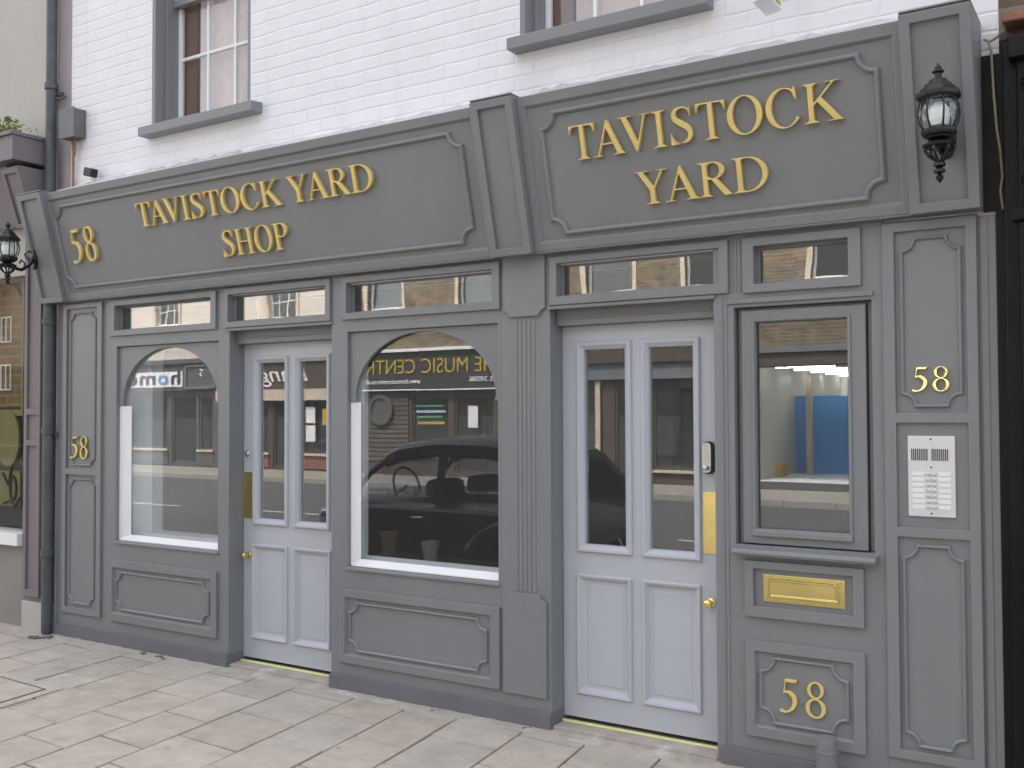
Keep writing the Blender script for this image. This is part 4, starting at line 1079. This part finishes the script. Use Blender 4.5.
# inset inspection cover
t = thing('inspection_cover', (-5.4,-1.15,0), 'recessed paved inspection cover with a thin dark frame, in the pavement at the left edge', 'cover')
SK = Matrix.Translation((-5.30,-0.90,0)) @ Matrix(((1,-0.14,0,0),(-0.04,1,0,0),(0,0,1,0),(0,0,0,1)))
m = MB(SK); m.prism_z([(-0.80,-0.75),(0.07,-0.75),(0.07,0.07),(-0.80,0.07)], 0.0025, 0.006); m.build('mortar_surround', M['sandmortar'], t, 0.002)
m = MB(SK)
for x0, x1, y0, y1 in ((-0.72,0.0,-0.007,0.0),(-0.72,0.0,-0.69,-0.683),(-0.72,-0.713,-0.683,-0.007),(-0.007,0.0,-0.683,-0.007)): m.box(x0,x1,y0,y1,0.004,0.010)
m.build('cover_frame', M['joint'], t)
m = MB(SK)
for x0, x1, y0, y1 in ((-0.70,-0.36,-0.67,-0.25),(-0.352,-0.02,-0.67,-0.44),(-0.352,-0.02,-0.432,-0.02),(-0.70,-0.36,-0.242,-0.02)): m.box(x0,x1,y0,y1,0.004,0.0085)
m.build('inset_slab', M['flag'], t, 0.002)

# ================================================================== ACROSS THE STREET (seen in the window glass)
struct(MB().box(-80,80,-15.3,-13.025,-0.30,-0.0).build('far_pavement', M['farpave']))
OX = Matrix.Translation((0,-15.2,0)) @ Matrix.Rotation(math.pi, 4, 'Z')          # local u = -x, facing +Y
def opp_building(name, u0, u1, h, wmat, wins, label, wz=(4.15,5.95), cat='building', trim='oppcream', gf=3.15, bars=True, pane_backing=None):
    t = thing(name, (-(u0+u1)/2, -15.2, 0), label, cat)
    holes = []
    for c in wins:
        holes.append((c-0.55, c+0.55, wz[0], wz[1])); holes.append((c-0.55, c+0.55, wz[0]+2.9, wz[1]+2.7))
    MB(OX).plate(u0, u1, gf, h, holes, 0.0, 0.30).build('wall', M[wmat], t)
    m = MB(OX); m.box(u0, u1, 8.0, 8.3, 0.0, h); m.box(u0, u0+0.2, 0.30, 8.0, 0.0, h); m.box(u1-0.2, u1, 0.30, 8.0, 0.0, h); m.box(u0+0.2, u1-0.2, 0.30, 8.0, gf+0.1, gf+0.3)
    m.box(u0+0.2, u1-0.2, 3.0, 3.1, gf+0.3, h)
    m.build('inner_wall', M['interior'], t)
    MB(OX).prism_x([(-0.25,h),(8.4,h),(4.0,h+2.0)], u0, u1).build('roof', M['roof'], t)
    for a, b, c, d in holes:
        m = MB(OX); e = 0.10
        m.plate(a-e, b+e, c-0.02, d+e, [(a, b, c, d)], -0.03, 0.0); m.box(a-e-0.05, b+e+0.05, -0.10, 0.0, c-0.12, c-0.021)
        f = m.build('window', M[trim], t)
        m = MB(OX); s = 0.05
        m.plate(a+0.001, b-0.001, c+0.001, d-0.001, [(a+s, b-s, c+s, (c+d)/2-0.02), (a+s, b-s, (c+d)/2+0.02, d-s)], 0.12, 0.16)
        for zz in () if not bars else ((c*3+d)/4, (c+d*3)/4): m.box(a+s, b-s, 0.125, 0.155, zz-0.012, zz+0.012)
        for q in () if not bars else (1, 2): m.box(a+s+(b-a-2*s)*q/3-0.012, a+s+(b-a-2*s)*q/3+0.012, 0.126, 0.154, c+s, d-s)
        m.build('frame', M['white'], f)
        MB(OX).box(a+s, b-s, 0.138, 0.144, c+s, d-s).build('pane', M['glass'], f)
        if pane_backing: MB(OX).box(a+s, b-s, 0.20, 0.21, c+s, d-s).build('pane_backing', M[pane_backing], f)  # flat sheet behind the pane that sets its tone
    return t
def opp_front(t, u0, u1, fm, signz, signmat, openings, riser=0.45, risermat=None, depth=0.35, back='darkwin', cornice=True):
    """ground floor: boarded frame with glazed openings, sign board over"""
    m = MB(OX); m.plate(u0, u1, 0.0, signz[0], [(a, b, riser if not d else 0.06, signz[0]-0.15) for a, b, d in openings], 0.0, 0.12)
    m.build('shopfront_frame', M[fm], t)
    m = MB(OX); m.box(u0, u1, -0.12, 0.12, signz[0]+0.002, signz[1]); f = m.build('signboard', M[signmat], t)
    m = MB(OX); m.box(u0, u1, -0.20, 0.12, signz[1]+0.002, signz[1]+0.08); m.box(u0, u1, 0.0, 0.12, signz[1]+0.082, 3.149); m.build('sign_cornice', M['white' if cornice else fm], t)
    for a, b, d in openings:
        z0 = riser if not d else 0.06
        if risermat and not d: MB(OX).box(a-0.05, b+0.05, -0.02, -0.001, 0.05, riser-0.07).build('stall_riser', M[risermat], t)
        if not d: MB(OX).box(a-0.06, b+0.06, -0.07, -0.001, riser-0.05, riser+0.01).build('sill', M['oppcream'], t)
        w = MB(OX); w.plate(a+0.001, b-0.001, z0+0.001, signz[0]-0.151, [(a+0.06, b-0.06, z0+0.06, signz[0]-0.21)], 0.03, 0.09)
        w = w.build('door' if d else 'window', M[fm], t)
        MB(OX).box(a+0.06, b-0.06, 0.055, 0.061, z0+0.06, signz[0]-0.21).build('pane', M['glass'], w)
        MB(OX).box(a+0.02, b-0.02, 1.6, 1.65, 0.02, signz[0]-0.1).build('display_back', M[back], w)
    return f
def oX(x, z, d=-0.14): return (x, -15.2+(-d), z)          # a point on the far frontage

A = opp_building('cream_building', 17.3, 31.0, 8.6, 'cream', [19.9, 24.65, 29.2], 'cream painted building across the street with two shops in it')
f = opp_front(A, 22.3, 31.0, 'oppgrey', (2.22, 3.0), 'oppgrey', [(22.6,23.2,False),(23.3,24.4,True),(24.6,27.4,False),(27.8,30.6,False)], 0.5, 'oppgrey', cornice=False)
m = MB(OX); m.box(23.75, 29.0, -0.15, -0.1205, 2.33, 2.78); sgn = m.build('sign_panel', M['signwhite'], A)
for ch, x, w, mt in (('h',-24.05,0.42,'inkdark'),('o',-24.62,0.46,'inkblue'),('m',-25.32,0.72,'inkdark'),('e',-26.02,0.44,'inkdark')):
    sans_text(ch, oX(x, 2.42, -0.155), 0.56, M[mt], sgn, w, 'letter', bold=0.012)
m = MB(OX); m.plate(22.35, 23.65, 2.26, 2.96, [(22.42,23.58,2.32,2.90)], -0.16, -0.125); m.build('sign_frame', M['oppblue'], A)
sans_text('S', oX(-22.95, 2.62, -0.135), 0.3, M['signwhite'], A)
f = opp_front(A, 17.3, 22.3, 'oppbrown', (2.05, 2.98), 'oppbrown', [(17.7,19.3,False),(19.5,20.4,True),(20.6,22.0,False)], 0.45, 'oppred', cornice=False)
MB(OX).box(17.3, 22.3, -0.18, -0.121, 1.90, 2.20).build('awning_box', M['oppcream'], A)
sans_text("L'ange", oX(-20.05, 2.42, -0.13), 0.62, M['signwhite'], f, 2.3, shear=0.35)
for x, z, mt in ((-18.35,1.45,'inkyellow'),(-18.95,1.5,'signwhite'),(-18.95,1.0,'signwhite'),(-17.95,1.2,'signwhite')):
    m = MB(); m.box(x-0.17, x+0.17, -15.16, -15.155, z-0.22, z+0.22); m.build('poster', M[mt], A)
# music shop, brown brick over
Bb = opp_building('brick_music_shop', 11.5, 17.3, 8.2, 'stock', [16.25, 13.45], 'brown brick building across the street with the charcoal music shop sign', bars=False, pane_backing='oppblue')
f = opp_front(Bb, 11.5, 17.3, 'oppbrown', (2.12, 3.06), 'oppsign', [(11.7,12.7,False),(12.95,14.1,True),(14.25,15.4,False)], 0.5, None)
sans_text('THE MUSIC CENTRE', oX(-14.77, 2.52, -0.13), 0.52, M['inkyellow'], f, 4.47, bold=-0.004)
sans_text('www.themusiccentre.co.uk', oX(-15.9, 2.27, -0.13), 0.17, M['signwhite'], f, 1.75)
sans_text('TEL 240206', oX(-13.15, 2.29, -0.13), 0.17, M['signwhite'], f, 0.85)
MB(OX).box(11.5, 17.3, -0.15, -0.121, 2.10, 2.13).build('sign_edging', M['signwhite'], Bb)
m = MB(OX)
for k in range(15): m.box(15.5, 17.2, -0.03, -0.002, 0.35+k*0.115, 0.445+k*0.115)
m.build('slatted_panel', M['slat'], Bb)
m = MB(); m.X = Matrix.Translation((-16.35,-15.16,1.62)) @ Matrix.Rotation(R(-90),4,'X')
m.lathe([(0.36,0),(0.40,0.03),(0.38,0.07),(0.30,0.07),(0.28,0.03),(0.02,0.03)], seg=32); m.build('round_emblem', M['oppgrey'], Bb, smooth=True)
for x, z, w, h, mt in ((-14.85,1.72,0.42,0.022,'greenink'),(-14.8,1.58,0.45,0.03,'paleblue'),(-14.85,1.45,0.40,0.025,'greenink'),(-14.8,1.30,0.42,0.03,'inkyellow'),(-13.55,1.45,0.14,0.26,'signwhite')):
    MB().box(x-w, x+w, -15.185, -15.18, z-h, z+h).build('poster', M[mt], Bb)
# next brick building with the blue-grey band
Cc = opp_building('brick_shop_building', 6.95, 11.5, 8.2, 'stock', [9.94, 7.60], 'brown brick building across the street with a blue grey shop band', bars=False)
f = opp_front(Cc, 6.95, 11.5, 'oppbrown', (2.26, 2.62), 'oppblue', [(7.7,9.0,False),(9.2,9.9,True),(10.2,11.3,False)], 0.3, None, back='oppgrey', cornice=False)
m = MB(OX)
for x in (9.08, 7.58, 10.30): m.box(x-0.06, x+0.06, -0.06, -0.001, 0.0, 2.25)
m.build('pilaster', M['oppcream'], Cc)
# bright showroom
Dd = opp_building('showroom_building', 2.6, 6.95, 8.2, 'stock', [4.95, 3.5], 'brick building across the street over a lit showroom with a blue panel', bars=False)
m = MB(OX); m.plate(2.6, 6.95, 0.0, 2.46, [(2.9,6.85,0.15,2.44)], 0.0, 0.15); m.build('shopfront_frame', M['oppgrey'], Dd)
MB(OX).box(2.6, 6.95, -0.10, 0.15, 2.462, 2.72).build('signboard', M['oppbrown'], Dd)
MB(OX).box(2.6, 6.95, -0.16, 0.15, 2.722, 2.84).build('sign_cornice', M['oppblue'], Dd)
MB(OX).box(2.6, 6.95, 0.0, 0.15, 2.842, 3.149).build('brick_band', M['stock'], Dd)
MB(OX).box(2.9, 6.85, 0.07, 0.076, 0.15, 2.44).build('pane', M['clearglass'], Dd)
m = MB(OX); m.box(2.8, 7.6, 7.0, 7.1, 0.0, 2.7); m.box(2.8, 7.6, 0.2, 7.0, 0.0, 0.15); m.box(7.6,7.7,0.2,7.0,0.0,2.7); m.box(2.75,2.8,0.2,7.0,0.0,2.7); m.build('showroom_wall', M['white'], Dd)
MB(OX).box(2.8, 7.6, 0.2, 7.0, 2.6, 2.7).build('showroom_ceiling', M['midroom'], Dd)
MB(OX).box(5.5, 6.75, 3.0, 3.1, 0.15, 1.9).build('blue_panel', M['bluewall'], Dd)
MB(OX).box(4.7, 5.28, 3.4, 3.5, 0.15, 1.8).build('grey_panel', M['oppgrey'], Dd)
for k in range(5): MB(OX).box(5.3-k*0.25, 6.5+k*0.05, 0.8+k*1.45, 0.86+k*1.45, 2.45, 2.485).build('strip_light', M['lamp'], Dd)
for x in (6.75, 6.95, 7.15, 7.35): MB(OX).box(x, x+0.05, 3.4, 3.45, 0.151, 1.9).build('display_post', M['oppgrey'], Dd)
MB(OX).box(6.22, 6.34, 2.4, 2.5, 0.151, 2.3).build('display_post', M['oppcream'], Dd)
MB(OX).box(6.6, 7.5, 1.5, 1.9, 0.15, 0.42).build('display_table', M['inkyellow'], Dd)
Ee = opp_building('plain_brick_house', -12.0, 2.6, 8.4, 'stock', [0.5, -3.0, -6.5], 'plain brown brick house across the street, far right of the row')
opp_front(Ee, -12.0, 2.6, 'oppbrown', (2.3, 2.95), 'oppbrown', [(-2.0,1.8,False),(-6.5,-2.6,False)], 0.5, None, cornice=False)
Ff = opp_building('pale_end_house', 31.0, 46.0, 8.6, 'cream', [33.5, 37.0, 41.0], 'pale painted house at the far left end of the row across the street')
opp_front(Ff, 31.0, 46.0, 'oppgrey', (2.3, 3.0), 'oppgrey', [(31.5,35.0,False),(36.0,40.0,False)], 0.5, None, cornice=False)

# ------------------------------------------------------------------ old black car parked at the near kerb (outside the frame, reflected in the glass)
CAR = thing('parked_car', (-5.1,-3.3,-0.115), 'old rounded black saloon car parked at the kerb, reflected in the arched window', 'car')
RZ = -0.115
def loft(secs, closed=True):
    m = MB(); n = len(secs[0]); vs = [p for s in secs for p in s]; fs = []
    for i in range(len(secs)-1):
        for k in range(n):
            k2 = (k+1) % n
            fs.append((i*n+k, i*n+k2, (i+1)*n+k2, (i+1)*n+k))
    fs += [tuple(reversed(range(n))), tuple(range((len(secs)-1)*n, len(secs)*n))]
    return m.add(vs, fs)
YC = -3.30
def bsec(x, hw, zb, zt, n=8):
    """one closed cross section of the lower body: rounded shoulders"""
    pts = []
    for k in range(n+1):
        a = math.pi*k/n
        y = hw*(1 if abs(math.cos(a)) > 0.999 else math.copysign(abs(math.cos(a))**0.45, math.cos(a)))
        z = zt-(zt-zb)*0.38*(1-abs(math.sin(a))**0.6)
        pts.append((x, YC+y, RZ+z))
    pts += [(x, YC-hw*0.97, RZ+zb), (x, YC+hw*0.97, RZ+zb)]
    return pts
secs = [bsec(-6.92,0.36,0.42,0.62), bsec(-6.86,0.50,0.36,0.76), bsec(-6.65,0.62,0.32,0.86), bsec(-6.3,0.68,0.28,0.92), bsec(-6.0,0.72,0.26,0.95), bsec(-5.5,0.75,0.25,0.96), bsec(-4.8,0.76,0.25,0.97),
        bsec(-4.2,0.75,0.25,0.97), bsec(-3.85,0.72,0.28,0.96), bsec(-3.6,0.66,0.32,0.88), bsec(-3.46,0.56,0.38,0.74), bsec(-3.40,0.42,0.44,0.60)]
loft(secs).build('body', M['carpaint'], CAR, smooth=True)
def rsec(x, hw, z):
    return [(x, YC+hw*math.copysign(abs(math.cos(a))**0.6, math.cos(a)), RZ+z-0.16*(1-abs(math.sin(a))**0.55)) for a in [math.pi*k/10 for k in range(11)]] + \
           [(x, YC+hw*0.95*math.copysign(abs(math.cos(a))**0.6, math.cos(a)), RZ+z-0.03-0.16*(1-abs(math.sin(a))**0.55)) for a in [math.pi*k/10 for k in range(10,-1,-1)]]
loft([rsec(-5.72,0.54,1.36), rsec(-5.5,0.58,1.42), rsec(-5.0,0.61,1.47), rsec(-4.4,0.61,1.47), rsec(-4.0,0.58,1.42), rsec(-3.80,0.55,1.34)]).build('roof', M['carpaint'], CAR, smooth=True)
for s in (1, -1):
    for p_, r_ in (([(-6.10,YC+s*0.66,RZ+0.88),(-5.88,YC+s*0.60,RZ+1.12),(-5.70,YC+s*0.545,RZ+1.24)],0.030),
                   ([(-4.86,YC+s*0.72,RZ+0.88),(-4.86,YC+s*0.61,RZ+1.32)],0.045),
                   ([(-3.82,YC+s*0.54,RZ+1.22),(-3.64,YC+s*0.60,RZ+1.05),(-3.55,YC+s*0.58,RZ+0.84)],0.055)):
        MB().tube(p_, r_, 8).build('pillar', M['carpaint'], CAR, smooth=True)
    MB().prism_y([(-4.10,RZ+0.86),(-3.60,RZ+0.86),(-3.80,RZ+1.24),(-4.02,RZ+1.30)], YC+s*0.62-0.02, YC+s*0.62+0.02).build('quarter_panel', M['carpaint'], CAR)
MB().tube([(-3.80,YC-0.5,RZ+1.26),(-3.80,YC+0.5,RZ+1.26)],0.04,8).build('rear_rail', M['carpaint'], CAR, smooth=True)
for s in (1, -1):
    MB().prism_y([(-5.98,RZ+0.93),(-4.92,RZ+0.93),(-4.92,RZ+1.29),(-5.68,RZ+1.27)], YC+s*0.63-0.003, YC+s*0.63+0.003).build('side_window', M['clearglass'], CAR)
    MB().prism_y([(-4.80,RZ+0.93),(-4.10,RZ+0.93),(-4.02,RZ+1.28),(-4.80,RZ+1.30)], YC+s*0.63-0.003, YC+s*0.63+0.003).build('side_window', M['clearglass'], CAR)
    MB().box(-6.5,-3.55,YC+s*0.765-0.008,YC+s*0.765+0.008,RZ+0.825,RZ+0.850).build('trim_strip', M['chrome'], CAR, 0.004)
    m = MB(); m.tube([(-4.98,YC+s*0.76,RZ+0.76),(-4.98,YC+s*0.80,RZ+0.77),(-5.12,YC+s*0.80,RZ+0.765)],0.011,8); m.build('door_handle', M['chrome'], CAR, smooth=True)
    for x in (-6.22, -4.02):
        m = MB(); m.X = Matrix.Translation((x,YC+s*0.69,RZ+0.29)) @ Matrix.Rotation(R(90),4,'X')
        m.lathe([(0.19,-0.06),(0.27,-0.065),(0.29,-0.03),(0.29,0.03),(0.27,0.065),(0.19,0.06)], seg=28); w = m.build('wheel', M['rubber'], CAR, smooth=True)
        m = MB(); m.X = Matrix.Translation((x,YC+s*0.69,RZ+0.29)) @ Matrix.Rotation(R(90),4,'X'); m.lathe([(0.188,-0.045),(0.16,-0.05),(0.09,-0.07),(0.01,-0.075),(0.01,0.075),(0.09,0.07),(0.16,0.05),(0.188,0.045)], seg=24); m.build('rim', M['chrome'], w, smooth=True)
        m = MB(); pts = [(x+0.40*math.cos(R(a)), YC+s*0.70, RZ+0.30+0.40*math.sin(R(a))) for a in range(-5,186,12)]; m.tube(pts,[0.05]+[0.085]*(len(pts)-2)+[0.05],8); m.build('wing', M['carpaint'], CAR, smooth=True)
    m = MB(); m.X = Matrix.Translation((-6.80,YC+s*0.46,RZ+0.66)) @ Matrix.Rotation(R(90),4,'Y'); m.lathe([(0.02,-0.09),(0.085,-0.085),(0.09,-0.04),(0.07,0.08)], seg=18); m.build('headlight', M['chrome'], CAR, smooth=True)
m = MB(); m.prism_x([(YC-0.53,RZ+0.93),(YC+0.53,RZ+0.93),(YC+0.46,RZ+1.27),(YC-0.46,RZ+1.27)],-0.003,0.003)
m.v = [Vector((-6.06+(v.z-RZ-0.93)*0.95+v.x, v.y, v.z)) for v in m.v]; m.build('windscreen', M['clearglass'], CAR)
m = MB(); m.tube([(-6.96,YC-0.62,RZ+0.42),(-7.02,YC-0.3,RZ+0.42),(-7.02,YC+0.3,RZ+0.42),(-6.96,YC+0.62,RZ+0.42)],0.04,8); m.build('bumper', M['chrome'], CAR, smooth=True)
m = MB(); m.tube([(-3.38,YC-0.6,RZ+0.42),(-3.32,YC-0.3,RZ+0.42),(-3.32,YC+0.3,RZ+0.42),(-3.38,YC+0.6,RZ+0.42)],0.04,8); m.build('bumper', M['chrome'], CAR, smooth=True)
for s in (1, -1):
    m = MB(); m.box(-5.22,-4.98,YC+s*0.32-0.2,YC+s*0.32+0.2,RZ+0.55,RZ+1.08); m.build('seat', M['carseat'], CAR, 0.06)
m = MB(); pts = [(-5.62-0.06*math.sin(R(a)),YC+0.33+0.19*math.cos(R(a)),RZ+1.0+0.17*math.sin(R(a))) for a in range(0,361,20)]; m.tube(pts,0.011,6); m.tube([(-5.62,YC+0.33,RZ+1.0),(-5.85,YC+0.33,RZ+0.85)],0.015,6)
m.build('steering_wheel', M['rubber'], CAR, smooth=True)

# short wheelbase: draw the length in towards the nose, keeping wheels and wings round
def shorten(x): return -6.95+(x+6.92)*0.845
def walk(o):
    for ch in o.children:
        me = ch.data; k = ch.name.split('.')[0]
        if k in ('wheel', 'rim', 'wing'):
            xs = [v.co.x for v in me.vertices]; c = (min(xs)+max(xs))/2; dx = shorten(c)-c
            for v in me.vertices: v.co.x += dx
        else:
            for v in me.vertices: v.co.x = shorten(v.co.x)
        walk(ch)
walk(CAR)

# ================================================================== CAMERA, LIGHT
def camera():
    yaw, pitch, roll = R(32.45), R(1.58), R(-0.22)
    cy, sy, cp, sp = math.cos(yaw), math.sin(yaw), math.cos(pitch), math.sin(pitch)
    f = Vector((-sy*cp, cy*cp, sp)); r = Vector((cy, sy, 0)); u = r.cross(f)
    r2 = r*math.cos(roll)+u*math.sin(roll); u2 = u*math.cos(roll)-r*math.sin(roll)
    cd = bpy.data.cameras.new('camera'); cd.sensor_width = 36; cd.lens = 36*1000/1024; cd.clip_end = 2000; cd.clip_start = 0.05
    c = bpy.data.objects.new('camera', cd); col.objects.link(c)
    c.matrix_world = Matrix(((r2.x,u2.x,-f.x,0),(r2.y,u2.y,-f.y,-4.3),(r2.z,u2.z,-f.z,1.57),(0,0,0,1)))
    scene.camera = c
camera()
SUN_EL, SUN_AZ = R(60), R(-18)               # behind the shop: its front stands in open shade
sd = bpy.data.lights.new('sun', 'SUN'); sd.energy = 2.4; sd.angle = R(3.0); sd.color = (1.0, 0.95, 0.88)
so = bpy.data.objects.new('sun', sd); col.objects.link(so)
d = Vector((math.sin(SUN_AZ)*math.cos(SUN_EL), math.cos(SUN_AZ)*math.cos(SUN_EL), math.sin(SUN_EL)))
so.rotation_euler = d.to_track_quat('Z', 'Y').to_euler()
w = bpy.data.worlds.new('World'); scene.world = w; w.use_nodes = True
nt = w.node_tree; bg = nt.nodes['Background']
sky = nt.nodes.new('ShaderNodeTexSky'); sky.sky_type = 'NISHITA'; sky.sun_disc = False
sky.sun_elevation = SUN_EL; sky.sun_rotation = SUN_AZ; sky.air_density = 1.0; sky.dust_density = 6.0; sky.ozone_density = 0.6
hs = nt.nodes.new('ShaderNodeHueSaturation'); hs.inputs['Saturation'].default_value = 0.45
nt.links.new(sky.outputs['Color'], hs.inputs['Color']); nt.links.new(hs.outputs['Color'], bg.inputs['Color'])
bg.inputs['Strength'].default_value = 0.15
vs_ = scene.view_settings; vs_.view_transform = 'Standard'; vs_.look = 'None'; vs_.gamma = 1.0; vs_.use_curve_mapping = False
vs_.exposure = 2.05
scene.cycles.max_bounces = 10; scene.cycles.diffuse_bounces = 4; scene.cycles.glossy_bounces = 5; scene.cycles.transparent_max_bounces = 16
scene.cycles.sample_clamp_indirect = 6.0
